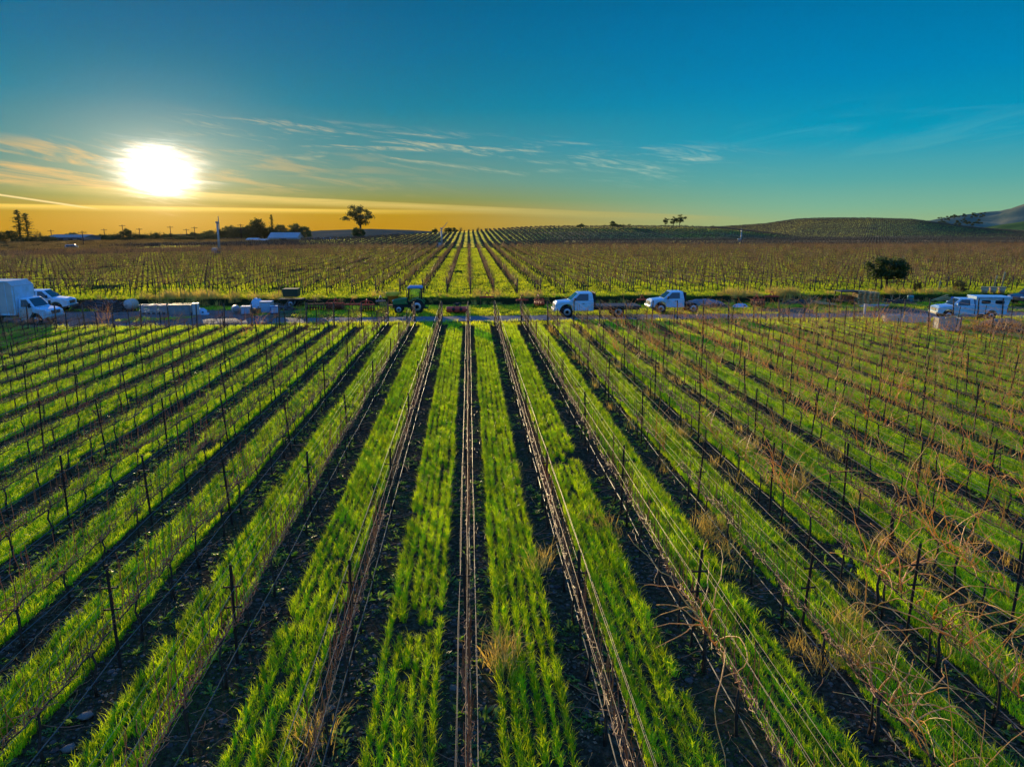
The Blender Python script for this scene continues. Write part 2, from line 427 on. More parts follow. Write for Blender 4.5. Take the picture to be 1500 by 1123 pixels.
def ground_mat():
    m = bpy.data.materials.new('ground_soil_and_turf'); m.use_nodes = True
    t = NT(m.node_tree)
    pos = t.n('ShaderNodeNewGeometry').outputs['Position']
    s = t.n('ShaderNodeSeparateXYZ'); t.put(s.inputs[0], pos); X, Y = s.outputs[0], s.outputs[1]
    n1 = t.noise(pos, 0.35, 5, 0.6); n2 = t.noise(pos, 9.0, 5, 0.65); n3 = t.noise(pos, 45.0, 3, 0.6); n4 = t.noise(pos, 0.06, 4, 0.6)
    soil = t.ramp(n2, [(0.3, (0.014, 0.010, 0.006)), (0.5, (0.045, 0.032, 0.019)), (0.7, (0.115, 0.082, 0.05))])
    soil = t.mix(t.math('MULTIPLY', t.ss(t.math('ADD', n3, t.math('MULTIPLY', n1, 0.5)), 0.75, 0.95), 0.7), soil, (0.05, 0.09, 0.012, 1))
    turf = t.ramp(n2, [(0.3, (0.025, 0.05, 0.008)), (0.6, (0.06, 0.10, 0.014)), (0.8, (0.10, 0.12, 0.03))])
    gravel = t.ramp(n3, [(0.3, (0.10, 0.075, 0.065)), (0.5, (0.17, 0.13, 0.115)), (0.7, (0.27, 0.22, 0.20))])
    gravel = t.mix(t.ss(n1, 0.5, 0.7), gravel, (0.07, 0.055, 0.035, 1))
    tan = t.ramp(n4, [(0.3, (0.20, 0.13, 0.07)), (0.7, (0.30, 0.20, 0.12))])
    green = t.ramp(n4, [(0.3, (0.05, 0.08, 0.015)), (0.7, (0.10, 0.13, 0.025))])
    # verge and everything past the rows is turf
    scrub = t.ramp(n1, [(0.35, (0.05, 0.04, 0.015)), (0.65, (0.12, 0.095, 0.03))])
    wob = t.math('MULTIPLY', t.math('SUBTRACT', n1, 0.5), 3.0)
    Yw = t.math('ADD', Y, wob)
    c = t.mix(t.ss(Yw, 55.0, 56.2), soil, turf)
    yard = t.math('MULTIPLY', t.math('SUBTRACT', 1.0, t.ss(t.math('ADD', X, wob), -19.0, -14.0)), t.math('MULTIPLY', t.ss(Yw, 55.2, 56.6), t.math('SUBTRACT', 1.0, t.ss(Yw, 65.0, 68.0))))
    yard2 = t.math('MULTIPLY', t.ss(t.math('ADD', X, wob), 22.0, 30.0), t.math('MULTIPLY', t.ss(Yw, 57.5, 58.5), t.math('SUBTRACT', 1.0, t.ss(Yw, 63.0, 66.0))))
    c = t.mix(t.math('MAXIMUM', yard, t.math('MULTIPLY', yard2, 0.7)), c, gravel)
    c = t.mix(t.ss(Y, 190.0, 240.0), c, green)
    c = t.mix(t.math('MULTIPLY', t.math('SUBTRACT', 1.0, t.ss(X, -75.0, -55.0)), t.ss(Y, 150.0, 200.0)), c, scrub)
    tb = t.math('MULTIPLY', t.ss(X, 20.0, 60.0), t.math('MULTIPLY', t.ss(Yw, 268.0, 276.0), t.math('SUBTRACT', 1.0, t.ss(Yw, 345.0, 360.0))))
    c = t.mix(tb, c, tan)
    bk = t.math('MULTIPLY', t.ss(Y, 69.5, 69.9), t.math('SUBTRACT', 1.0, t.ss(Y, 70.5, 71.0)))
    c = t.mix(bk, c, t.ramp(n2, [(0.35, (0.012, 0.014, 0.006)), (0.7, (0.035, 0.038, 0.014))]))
    p = t.n('ShaderNodeBsdfDiffuse'); t.put(p.inputs['Color'], c)
    b = t.n('ShaderNodeBump'); b.inputs['Strength'].default_value = 0.9; b.inputs['Distance'].default_value = 0.06
    t.put(b.inputs['Height'], t.math('ADD', n2, t.math('MULTIPLY', n3, 0.4))); t.put(p.inputs['Normal'], b.outputs[0])
    o = t.n('ShaderNodeOutputMaterial'); t.t.links.new(p.outputs[0], o.inputs[0])
    return m
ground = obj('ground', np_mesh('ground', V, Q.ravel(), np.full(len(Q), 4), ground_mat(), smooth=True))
tag(ground, kind='structure')

# farm road: a gently crowned sheet with ragged edges
def road_strip(name, path, width, m, z=0.02, rag=0.25, seed=1):
    path = np.asarray(path, float); d = np.gradient(path, axis=0); d /= np.linalg.norm(d, axis=1)[:, None]
    nrm = np.stack([-d[:, 1], d[:, 0]], 1); cols = np.array([-1, -0.6, 0, 0.6, 1.0])
    Vr = []
    for i, p in enumerate(path):
        for c in cols:
            wv = width / 2 + (rag * (random.random() - 0.5) if abs(c) == 1 else 0)
            q = p + nrm[i] * c * wv
            Vr.append((q[0], q[1], float(ground_z(q[0], q[1])) + (z + 0.05 * (1 - c * c))))
    k = len(cols); I = np.arange(len(path) * k).reshape(len(path), k)
    F = np.stack([I[:-1, :-1], I[:-1, 1:], I[1:, 1:], I[1:, :-1]], -1).reshape(-1, 4)
    return tag(obj(name, np_mesh(name, Vr, F.ravel(), np.full(len(F), 4), m, smooth=True)), kind='structure')
m_road = mat('worn_asphalt', (0.15, 0.14, 0.135), 0.85, var=0.35, scale=1.3, bump=0.2, coords='World')
m_track = mat('pale_gravel_track', (0.34, 0.29, 0.23), 0.9, var=0.3, scale=0.7, bump=0.2, coords='World')
road_strip('road', [(x, 59.0 + 0.25 * math.sin(x * 0.08), 0)[:2] for x in np.arange(-22, 120, 0.8)], 3.3, m_road, rag=.7)
lane = [at(-80, 380), at(0, 377), at(40, 376.5), at(90, 373), at(130, 368), at(200, 363.5), at(300, 359)]
lp = []
for a_, b_ in zip(lane[:-1], lane[1:]):
    for t_ in np.linspace(0, 1, 12, endpoint=False): lp.append((a_[0] + (b_[0] - a_[0]) * t_, a_[1] + (b_[1] - a_[1]) * t_))
road_strip('country_road', lp, 6.0, m_track, z=0.05, rag=0.6)

# ------------------------------------------------------------------ hills behind the vineyard
class Hill:
    """a fold of ground: for each bearing a foot distance, a crest distance and the crest's height"""
    def __init__(self, rows):
        self.u = np.array([slope_u(r[0]) for r in rows])
        self.yb = np.array([r[2] for r in rows], float); self.yc = np.array([r[3] for r in rows], float)
        zc = []
        for px, py, yb, yc in rows:
            v = ray(px, py); zc.append(CAM_H + yc * v[2] / v[1])
        self.zc = np.array(zc)
    def z(self, X, Y):
        u = X / Y
        yb = np.interp(u, self.u, self.yb); yc = np.interp(u, self.u, self.yc); zc = np.interp(u, self.u, self.zc)
        t = np.clip((Y - yb) / (yc - yb), 0, 1); s = t * t * (3 - 2 * t) * 0.5 + t * 0.5
        t2 = np.clip((Y - yc) / (yc * 0.35), 0, 1)
        fold = (vnoise(X, Y, 38, 4) - 0.5) * 0.9 * t * (1 - t) * 2 + (vnoise(X, Y, 110, 9) - 0.5) * 2.4 * t * (1 - t)
        zb = ground_z(u * yb, yb) - 0.3
        return zb + (zc - zb) * s * (1 - 0.6 * t2 * t2) + fold * np.clip(zc / 6.0, 0, 1.4)
    def mesh(self, name, m, nu=220, nv=60, back=1.3):
        uu = np.linspace(self.u[0], self.u[-1], nu)
        V = []
        for u in uu:
            yb = np.interp(u, self.u, self.yb); yc = np.interp(u, self.u, self.yc)
            yy = np.linspace(yb, yc * back, nv)
            V.append(np.stack([u * yy, yy, self.z(u * yy, yy)], -1))
        V = np.array(V); I = np.arange(nu * nv).reshape(nu, nv)
        F = np.stack([I[:-1, :-1], I[1:, :-1], I[1:, 1:], I[:-1, 1:]], -1).reshape(-1, 4)
        return tag(obj(name, np_mesh(name, V.reshape(-1, 3), F.ravel(), np.full(len(F), 4), m, smooth=True)), kind='structure')
def hill_mat(name, c1, c2, c3, sc=0.02):
    m = bpy.data.materials.new(name); m.use_nodes = True; t = NT(m.node_tree)
    pos = t.n('ShaderNodeNewGeometry').outputs['Position']
    n1 = t.noise(pos, sc, 5, 0.6); n2 = t.noise(pos, 0.8, 4, 0.6)
    c = t.ramp(n1, [(0.3, c1), (0.5, c2), (0.7, c3)])
    c = t.mix(t.math('MULTIPLY', t.ss(n2, 0.45, 0.7), 0.5), c, c1 + (1,))
    p = t.n('ShaderNodeBsdfDiffuse'); t.put(p.inputs['Color'], c)
    b = t.n('ShaderNodeBump'); b.inputs['Strength'].default_value = 0.6; b.inputs['Distance'].default_value = 0.5
    t.put(b.inputs['Height'], n2); t.put(p.inputs['Normal'], b.outputs[0])
    o = t.n('ShaderNodeOutputMaterial'); t.t.links.new(p.outputs[0], o.inputs[0]); return m
g_hill = hill_mat('green_hill', (0.05, 0.09, 0.03), (0.09, 0.14, 0.04), (0.14, 0.18, 0.05))
b_hill = hill_mat('brown_green_hill', (0.10, 0.14, 0.06), (0.19, 0.19, 0.075), (0.34, 0.25, 0.11))
d_hill = hill_mat('dusky_hill', (0.05, 0.065, 0.05), (0.075, 0.085, 0.06), (0.10, 0.105, 0.075), 0.01)
RIDGE = Hill([(440, 354, 222, 270), (545, 350, 222, 300), (600, 345, 222, 380), (640, 341.5, 222, 430), (700, 339, 222, 425), (760, 335.5, 240, 400), (800, 334, 280, 385), (900, 333.5, 300, 378), (1000, 333.5, 300, 376), (1060, 336, 305, 370), (1120, 343, 310, 366), (1190, 351, 312, 362), (1260, 358, 312, 360)])
KNOLL = Hill([(980, 336, 380, 620), (1040, 332.5, 372, 600), (1120, 329, 350, 560), (1165, 322.5, 345, 540), (1200, 321, 340, 520), (1270, 321, 325, 490), (1335, 323, 318, 480), (1380, 329, 315, 470), (1430, 335, 312, 465), (1500, 340, 312, 465), (1640, 350, 312, 465)])
FARHILL = Hill([(250, 347, 700, 1000), (400, 344, 700, 1000), (470, 338, 640, 950), (540, 335.5, 600, 900), (600, 337.5, 600, 900), (660, 342, 600, 900), (760, 346, 600, 900)])
GREENHILL = Hill([(1360, 340, 700, 900), (1420, 337, 700, 900), (1460, 330, 650, 860), (1500, 324, 620, 840), (1600, 318, 600, 820)])
RANGE = Hill([(1300, 330, 1500, 2100), (1365, 322, 1500, 2100), (1400, 316.5, 1500, 2100), (1434, 313, 1500, 2100), (1462, 312, 1450, 2050), (1500, 302, 1400, 2000), (1580, 296, 1400, 2000), (1750, 300, 1400, 2000)])
RIDGE.mesh('hill', g_hill)
KNOLL.mesh('hill', b_hill)
FARHILL.mesh('hill', d_hill, 120, 40)
GREENHILL.mesh('hill', g_hill, 60, 40)
_rz = RANGE.z
def range_z(X, Y):
    return _rz(X, Y) + (vnoise(X, Y, 160, 2) - 0.5) * 34 + (vnoise(X, Y, 60, 6) - 0.5) * 12
RANGE.z = range_z
RANGE.mesh('mountains', hill_mat('hazy_range', (0.045, 0.09, 0.07), (0.10, 0.14, 0.10), (0.32, 0.27, 0.14), 0.006), 140, 70, 1.15)
def terrain_z(X, Y):
    z = ground_z(X, Y)
    for h in (RIDGE, KNOLL):
        u = X / Y; inside = (u > h.u[0]) & (u < h.u[-1]) & (Y > np.interp(u, h.u, h.yb))
        z = np.where(inside, np.maximum(z, h.z(X, Y)), z)
    return z

# ------------------------------------------------------------------ grass, weeds, clods
m_cover = mat('cover_crop_blade', (0.055, 0.14, 0.006), 0.45, var=0.35, scale=2.0, trans=(0.55, 0.66, 0.004), rnd=0.30, spec=0.25)
m_field = mat('field_grass_blade', (0.09, 0.14, 0.008), 0.6, var=0.3, scale=2.0, trans=(0.66, 0.66, 0.012), rnd=0.28, spec=0.2)
m_hillg = mat('hillside_grass_blade', (0.14, 0.18, 0.03), 0.6, var=0.3, scale=2.0, trans=(0.80, 0.66, 0.08), rnd=0.3, spec=0.2)
m_weed = mat('low_weed_leaf', (0.035, 0.08, 0.008), 0.5, var=0.3, scale=20, trans=(0.16, 0.26, 0.01), rnd=0.4)
m_dry = mat('dry_weed_stalk', (0.36, 0.24, 0.06), 0.7, var=0.3, scale=6, trans=(0.50, 0.32, 0.04), rnd=0.3)
m_clod = mat('soil_clod', (0.085, 0.066, 0.048), 0.9, var=0.6, scale=9, rnd=0.7)
m_stone = mat('pale_stone', (0.17, 0.15, 0.13), 0.85, var=0.35, scale=6, bump=0.3)

def blades(n, xs, ys_, h, wd, lean, seed):
    r = np.random.default_rng(seed)
    x = xs(r, n); y = ys_(r, n); hh = r.uniform(h[0], h[1], n); a = r.uniform(0, 2 * math.pi, n); ln = r.uniform(lean[0], lean[1], n) * hh
    ww = wd * r.uniform(0.7, 1.3, n); b = r.uniform(0, 2 * math.pi, n)
    dx, dy = np.cos(a), np.sin(a); wx, wy = np.cos(b) * ww / 2, np.sin(b) * ww / 2
    z0 = np.zeros(n) - 0.02
    P = [(x - wx, y - wy, z0), (x + wx, y + wy, z0),
         (x + dx * ln * .35 - wx * .9, y + dy * ln * .35 - wy * .9, hh * .6), (x + dx * ln * .35 + wx * .9, y + dy * ln * .35 + wy * .9, hh * .6),
         (x + dx * ln, y + dy * ln, hh * (1 - .15 * np.abs(ln / hh)))]
    V = np.stack([np.stack(p, -1) for p in P], 1).reshape(-1, 3)
    o = np.arange(n) * 5
    q = np.stack([o, o + 1, o + 3, o + 2], -1); t3 = np.stack([o + 2, o + 3, o + 4], -1)
    ff = np.concatenate([q, t3], 1).ravel(); sz = np.tile([4, 3], n)
    return V, ff, sz
def blade_mesh(name, m, *a):
    V, ff, sz = blades(*a); return np_mesh(name, V, ff, sz, m)
SEG = 0.5
def drill_mesh(seed, n=19, per=7):
    r = np.random.default_rng(seed)
    cy_ = (np.arange(n) + r.uniform(-.4, .4, n)) / n * SEG * 1.06 - SEG * .53; cx_ = r.normal(0, .022, n); ch = r.uniform(.55, 1.15, n)
    k = r.integers(0, n, n * per)
    V, ff, sz = blades(n * per, lambda q, m: cx_[k] + q.normal(0, .014, m), lambda q, m: cy_[k] + q.normal(0, .012, m), (.10, .27), .0078, (.10, .75), seed + 500)
    V = V.reshape(-1, 5, 3); V[:, :, 2] *= ch[k][:, None]; return np_mesh('cover_crop_tuft', V.reshape(-1, 3), ff, sz, m_cover)
seg_v = [drill_mesh(10 + i) for i in range(12)]
pts, scl, rots = [], [], []
for k in range(-26, 34):
    xm = C0 + (k + 0.5) * ROW
    right = k > 3
    offs = np.linspace(-.48, .48, 6) if abs(k + .5) < 2.6 else np.linspace(-.52, .52, 7)
    Yv = np.arange(6.0, 55.3, SEG)
    for o_ in offs:
        Xv = xm + o_ + (vnoise(Yv, Yv * 0 + k, 3.0, k + int(o_ * 20)) - .5) * .08
        keep = in_view(Xv, Yv, 2.0) & (rng.uniform(0, 1, len(Yv)) > np.where(vnoise(Xv, Yv, 2.4, 11) < (.09 if abs(k + .5) < 4 else .16), .6, .03))
        s = .75 + .30 * vnoise(Xv, Yv, 2.2, 12) + .40 * vnoise(Xv, Yv, 7.0, 15)
        s = s * np.where(Yv > 53.5, .8, 1.0)
        for X_, Y_, s_ in zip(Xv[keep], Yv[keep], s[keep]):
            pts.append((X_, Y_ + random.uniform(-.08, .08), 0.0)); scl.append((random.uniform(.9, 1.4), 1.0, s_ * random.uniform(.9, 1.1))); rots.append(random.choice((0, math.pi)) + random.uniform(-.06, .06))
scatter('cover_crop_grass', pts, seg_v, np.array(scl), np.array(rots), label='bright green drilled cover crop grass between the near vine rows', cat='grass')

# low weeds on the bare strips under the wires
def weed_mesh(seed, big=1.0):
    mb = MB(); r = random.Random(seed)
    for i in range(11):
        a = r.uniform(0, 6.28); l = r.uniform(.05, .13) * big; w_ = l * .35; u = r.uniform(.2, .9)
        dx, dy = math.cos(a), math.sin(a); px_, py_ = -dy * w_ / 2, dx * w_ / 2
        x0, y0 = r.uniform(-.05, .05) * big, r.uniform(-.05, .05) * big
        mb.add([(x0, y0, 0), (x0 + dx * l * .5 + px_, y0 + dy * l * .5 + py_, l * u * .6), (x0 + dx * l, y0 + dy * l, l * u * .7), (x0 + dx * l * .5 - px_, y0 + dy * l * .5 - py_, l * u * .6)], [(0, 1, 2, 3)])
    return mb.mesh('weed', m_weed)
def strip_points(dens, ymax, half=.52, thr=.45, seed=21):
    out = []
    for k in range(-22, 28):
        x0 = C0 + k * ROW
        n = int(dens * half * 2 * (ymax - 6))
        Xv = x0 + rng.uniform(-half, half, n); Yv = rng.uniform(6, ymax, n)
        keep = in_view(Xv, Yv, 1.0) & (vnoise(Xv, Yv, 1.1, seed) > thr)
        out.append(np.stack([Xv[keep], Yv[keep], np.zeros(keep.sum())], -1))
    return np.concatenate(out)
wp = strip_points(24, 50, thr=.46)
scatter('ground_weeds', wp, [weed_mesh(i) for i in range(5)], rng.gamma(3.0, .17, len(wp)) + .2, tilt=.2, label='low dark green weeds on the bare soil under the vine wires', cat='weeds')
def lump(seed, m, name='clod'):
    r = np.random.default_rng(seed)
    import bmesh
    bm = bmesh.new(); bmesh.ops.create_icosphere(bm, subdivisions=1, radius=1)
    for v in bm.verts: v.co *= r.uniform(.65, 1.2); v.co.z *= .6
    me = bpy.data.meshes.new(name); bm.to_mesh(me); bm.free(); me.materials.append(m); return me
cp = np.concatenate([strip_points(46, 17, .6, .25, 31), strip_points(14, 34, .55, .3, 33)])
scatter('soil_clods', cp, [lump(i, m_clod) for i in range(4)], rng.gamma(2.0, .011, len(cp)) + .008, label='dark loose clods and chips on the bare soil strips', cat='soil')
for i, (p, s, lb) in enumerate([((127, 1052), .13, 'larger pale round stone on the dark soil at the lower left'), ((101, 1098), .10, 'smaller pale stone on dark soil below the larger round one')]):
    x, y = at(*p); so = obj('stone', lump(60 + i, m_stone, 'stone'), None, (x, y, s * .35), sc=s)
    for pl in so.data.polygons: pl.use_smooth = True
    tag(so, lb, 'stone')
# last year's leaves on the soil
m_litter = mat('dead_vine_leaf', (0.20, 0.115, 0.05), 0.8, var=0.5, scale=12, rnd=0.5, trans=(.05, .03, .01))
def litter_mesh(seed):
    r = np.random.default_rng(seed); C = np.stack([r.uniform(-.16, .16, 9), r.uniform(-.16, .16, 9), r.uniform(.008, .025, 9)], -1)
    V, ff, sz = leaf_cards(C, .028, r); return np_mesh('dead_leaf', V, ff, sz, m_litter)
def leaf_cards(C, s, r):
    n = len(C); a = r.uniform(0, 6.28, n); t = r.normal(0, .35, n); u_ = np.stack([np.cos(a), np.sin(a), t], -1); v_ = np.stack([-np.sin(a), np.cos(a), r.normal(0, .35, n)], -1); ss = s * r.uniform(.5, 1.3, n)[:, None]
    return np.stack([C - u_ * ss, C - v_ * ss * .7, C + u_ * ss, C + v_ * ss * .7], 1).reshape(-1, 3), np.arange(n * 4), np.full(n, 4)
lf = strip_points(5, 34, .56, .3, 47)
scatter('fallen_leaves', lf, [litter_mesh(i) for i in range(5)], rng.uniform(.7, 1.3, len(lf)), label='brown dead leaves scattered on the bare soil strips', cat='leaves')
# prunings lying on the soil
m_cane = mat('vine_cane_bark', (0.38, 0.145, 0.048), 0.5, var=0.4, scale=30, rnd=0.3, spec=0.4, trans=(.15, .058, .012))
m_gold = mat('dry_gold_cane', (0.72, 0.39, 0.075), 0.45, var=0.35, scale=25, rnd=0.25, spec=0.45, trans=(.36, .185, .02))
def twig_mesh(seed):
    r = random.Random(seed); mb = MB(); p = [np.array([0, 0, .03])]; a = r.uniform(0, 6)
    for i in range(5):
        a += r.uniform(-.5, .5); p.append(p[-1] + np.array([math.cos(a) * .13, math.sin(a) * .13, r.uniform(-.02, .025)]))
    mb.tube(p, np.linspace(.006, .003, 6), 4); return mb.mesh('pruning', m_cane)
tp = strip_points(5, 30, .6, .25, 41)
scatter('cane_prunings', tp, [twig_mesh(i) for i in range(5)], rng.uniform(.5, 1.5, len(tp)), label='thin brown pruned canes lying on the bare soil', cat='prunings')

# grass of the verge, the far block and the green slope
def patch(seed, n, sz, h, wd, m, lean=(.2, .9)):
    return blade_mesh('grass_tuft', m, n, lambda r, k: r.uniform(-sz / 2, sz / 2, k), lambda r, k: r.uniform(-sz / 2, sz / 2, k), h, wd, lean, seed)
p_v = [patch(100 + i, 70, 1.1, (.08, .24), .022, m_field) for i in range(5)]
G = []
Xg, Yg = np.meshgrid(np.arange(-75, 85, .8), np.arange(55.4, 73.4, .8))
Xg = Xg.ravel() + rng.uniform(-.4, .4, Xg.size); Yg = Yg.ravel() + rng.uniform(-.4, .4, Yg.size)
on_road = (Yg > 57.3) & (Yg < 60.7) & (Xg > -24)
yard_m = (Xg < -15) & (Yg > 56) & (Yg < 66.5) & (vnoise(Xg, Yg, 3, 50) > .2)
yard_r = (Xg > 26) & (Yg > 58) & (Yg < 65) & (vnoise(Xg, Yg, 2.5, 51) > .35)
keep = in_view(Xg, Yg, 3) & ~((Yg > 68.6) & (Yg < 70.9)) & ~on_road & ~yard_m & ~yard_r
G.append(np.stack([Xg, Yg, ground_z(Xg, Yg)], -1)[keep])
scatter('verge_grass', G[0], p_v, np.stack([np.ones(len(G[0])), np.ones(len(G[0])), rng.uniform(.6, 1.4, len(G[0]))], -1), label='green grass verge along the farm road and bank', cat='grass')
def yend(X): return np.where(X < -40, 217 - np.clip((-40 - X) * .75, 0, 62), 217.0)
Xg, Yg = np.meshgrid(np.arange(-150, 200, 1.15), np.arange(73, 218, 1.15))
Xg = Xg.ravel() + rng.uniform(-.5, .5, Xg.size); Yg = Yg.ravel() + rng.uniform(-.5, .5, Yg.size)
keep = in_view(Xg, Yg, 4) & (Yg < yend(Xg)) & (vnoise(Xg, Yg, 5, 61) > .14)
fp = np.stack([Xg, Yg, ground_z(Xg, Yg)], -1)[keep]
p_f = [patch(130 + i, 50, 1.5, (.08, .26), .04, m_field) for i in range(5)]
fs = .55 + .8 * vnoise(fp[:, 0], fp[:, 1], 4.0, 62)
scatter('meadow_grass', fp, p_f, np.stack([np.ones(len(fp)), np.ones(len(fp)), fs], -1), label='yellow green grass between the far vine rows', cat='grass')
Xg, Yg = np.meshgrid(.12 + (np.arange(-64, 210) + .5) * FROW, np.arange(219, 575, 2.6))
Xg = Xg.ravel() + rng.uniform(-.2, .2, Xg.size); Yg = Yg.ravel() + rng.uniform(-1, 1, Yg.size)
ug = Xg / Yg
keep = in_view(Xg, Yg, 4) & ~((Xg > 30) & (Yg > 268) & (Yg < 345) & (ug > slope_u(1060))) & (Xg > -125 + (Yg - 219) * .5) & (Yg < 12 + np.where(ug < slope_u(1040), np.interp(ug, RIDGE.u, RIDGE.yc), np.interp(ug, KNOLL.u, KNOLL.yc))) & (vnoise(Xg, Yg, 14, 66) > .12)
hp = np.stack([Xg, Yg, terrain_z(Xg, Yg)], -1)[keep]
p_h = [blade_mesh('grass_tuft', m_hillg, 40, lambda r, k: r.uniform(-.62, .62, k), lambda r, k: r.uniform(-1.5, 1.5, k), (.10, .30), .09, (.2, .9), 160 + i) for i in range(4)]
scatter('slope_grass', hp, p_h, 1.0, np.zeros(len(hp)), label='short green grass on the slope beyond the far block', cat='grass')
# tall dry grass of the tan field under the ridge, and scrub at the far left
m_tang = mat('tan_dry_grass', (0.34, 0.21, 0.11), 0.8, var=0.3, scale=2, trans=(0.36, 0.22, 0.10), rnd=0.25)
p_t = [patch(220 + i, 46, 2.8, (.15, .45), .10, m_tang) for i in range(4)]
Xg, Yg = np.meshgrid(np.arange(25, 330, 2.6), np.arange(268, 350, 2.6)); Xg = Xg.ravel() + rng.uniform(-1, 1, Xg.size); Yg = Yg.ravel() + rng.uniform(-1, 1, Yg.size)
keep = in_view(Xg, Yg, 4) & (vnoise(Xg, Yg, 9, 71) > .2) & (Xg > 25 + 20 * vnoise(Yg, Yg, 8, 3))
tpz = np.stack([Xg, Yg, terrain_z(Xg, Yg)], -1)[keep]
scatter('tan_field_grass', tpz, p_t, 1.0, label='tan dry grass of the field below the ridge', cat='grass')
m_scrubl = mat('scrub_stem', (0.10, 0.07, 0.025), 0.8, var=0.4, scale=3, trans=(0.10, 0.065, 0.015), rnd=0.4)
p_s = [patch(230 + i, 90, 3.2, (.25, .8), .12, m_scrubl, (.1, .6)) for i in range(4)]
S_ = []
for _ in range(2600):
    y = rng.uniform(160, 352); x = rng.uniform(-.70 * y - 5, -.20 * y)
    if y > float(yend(np.array(x))) + 4 and abs(y - np.interp(x, [q[0] for q in sorted(lp)], [q[1] for q in sorted(lp)])) > 5 and vnoise(x, y, 22, 77) > .32: S_.append((x, y, float(ground_z(x, y))))
scatter('far_scrub', S_, p_s, rng.uniform(.6, 1.3, len(S_)), label='brown scrub and rough growth on the flat land at the far left', cat='scrub')
# dry golden weeds in clumps along the bank
dry_v = [blade_mesh('dry_weed', m_dry, 60, lambda r, n: r.normal(0, .28, n), lambda r, n: r.normal(0, .22, n), (.3, .95), .022, (.1, .6), 190 + i) for i in range(4)]
D = []
for px, n, wd in [(262, 34, 3.4), (300, 26, 3.0), (405, 12, 2.0), (775, 7, .9), (1075, 10, 1.3), (1100, 12, 1.2), (1150, 22, 1.2), (1165, 10, 1.0), (1345, 14, 2.5), (1290, 6, 2.0), (1390, 10, 2.0), (560, 5, 2.0), (700, 4, 2.0)]:
    for _ in range(n):
        y = rng.uniform(70.0, 72.6); x = on_y(px, 71) + rng.normal(0, wd * .6); D.append((x, y, float(ground_z(x, y))))
for _ in range(150):
    x = rng.uniform(-48, 66); y = rng.uniform(69.4, 71.8); D.append((x, y, float(ground_z(x, y))))
ds = rng.uniform(.5, 1.25, len(D)); ds[-150:] *= .55
scatter('dry_weeds', D, dry_v, ds, label='dry golden weeds in clumps along the bank of the far block', cat='weeds')
# ------------------------------------------------------------------ the near block: trellis rows and vines
m_steel = mat('rusty_steel_post', (0.045, 0.028, 0.020), 0.7, 0.3, var=0.4, scale=14)
m_wire = mat('galvanised_wire', (0.36, 0.27, 0.18), 0.55, 0.3, var=0.3, scale=3)
m_hose = mat('dusty_drip_hose', (0.10, 0.085, 0.07), 0.5, 0.0, var=0.4, scale=5, spec=0.6)
m_wood = mat('weathered_post_wood', (0.10, 0.065, 0.04), 0.85, var=0.4, scale=12, bump=0.3)
m_bark = mat('vine_trunk_bark', (0.065, 0.042, 0.028), 0.9, var=0.45, scale=25, bump=0.4)
ORD = ['', 'first', 'second', 'third', 'fourth', 'fifth', 'sixth', 'seventh', 'eighth', 'ninth', 'tenth', 'eleventh', 'twelfth', 'thirteenth', 'fourteenth', 'fifteenth',
       'sixteenth', 'seventeenth', 'eighteenth', 'nineteenth', 'twentieth']
def ordinal(n):
    if n <= 20: return ORD[n]
    tens = {2: 'twenty', 3: 'thirty', 4: 'forty', 5: 'fifty', 6: 'sixty', 7: 'seventy', 8: 'eighty', 9: 'ninety'}
    if n % 10: return tens[n // 10] + '-' + ORD[n % 10]
    return tens[n // 10][:-1] + 'ieth'
def rowname(k, noun):
    return 'centre ' + noun if k == 0 else '%s %s %s of the centre one' % (ordinal(abs(k)), noun, 'left' if k < 0 else 'right')

def post_mesh(h, wood=False):
    mb = MB()
    if wood:
        mb.tube([(0, 0, -.1), (.01, .01, h * .5), (0, .02, h)], [.055, .052, .05], 8)
    else:
        mb.box((0, 0, h / 2 - .05), (.052, .012, h + .1)); mb.box((0, .016, h / 2 - .05), (.012, .034, h + .1))
    return mb.mesh('post', m_wood if wood else m_steel)
def arm_mesh():
    mb = MB(); mb.box((0, -.012, 0), (.30, .02, .028)); mb.box((-.14, -.012, .02), (.016, .016, .05)); mb.box((.14, -.012, .02), (.016, .016, .05))
    return mb.mesh('cross_arm', m_steel)
post_me = post_mesh(2.0); endpost_me = post_mesh(1.85, True); arm_me = arm_mesh()
POST_Y = [5.4 + 6.2 * i for i in range(8)]
Y_END = 55.0
def wire_mesh(x, z, r, sag, m, seed, y0=-.8, y1=Y_END, step=6.2):
    rr = random.Random(seed); pts = []
    y = y0
    while y < y1 - .1:
        s = sag * rr.uniform(.4, 1.4)
        for t in (0, .25, .5, .75): pts.append((x + rr.uniform(-.012, .012), y + t * step, z - s * 4 * t * (1 - t) + rr.uniform(-.004, .004)))
        y += step
    pts.append((x, y1, z))
    mb = MB(); mb.tube(pts, r, 4); return mb
WIRES = []
for v in range(3):
    ws = [wire_mesh(0, .84, .0035, .01, m_wire, 1 + v).mesh('wire', m_wire)]
    for z in (1.18, 1.58):
        for s in (-1, 1): ws.append(wire_mesh(s * (.135 - .01 * v), z + .02 * v, .003, .03, m_wire, 10 * s + v + int(z * 10)).mesh('wire', m_wire))
    ws.append(wire_mesh(.0, 1.93, .003, .02, m_wire, 30 + v).mesh('wire', m_wire))
    WIRES.append((ws, wire_mesh(.03, .36, .011, .05, m_hose, 40 + v).mesh('drip_hose', m_hose)))
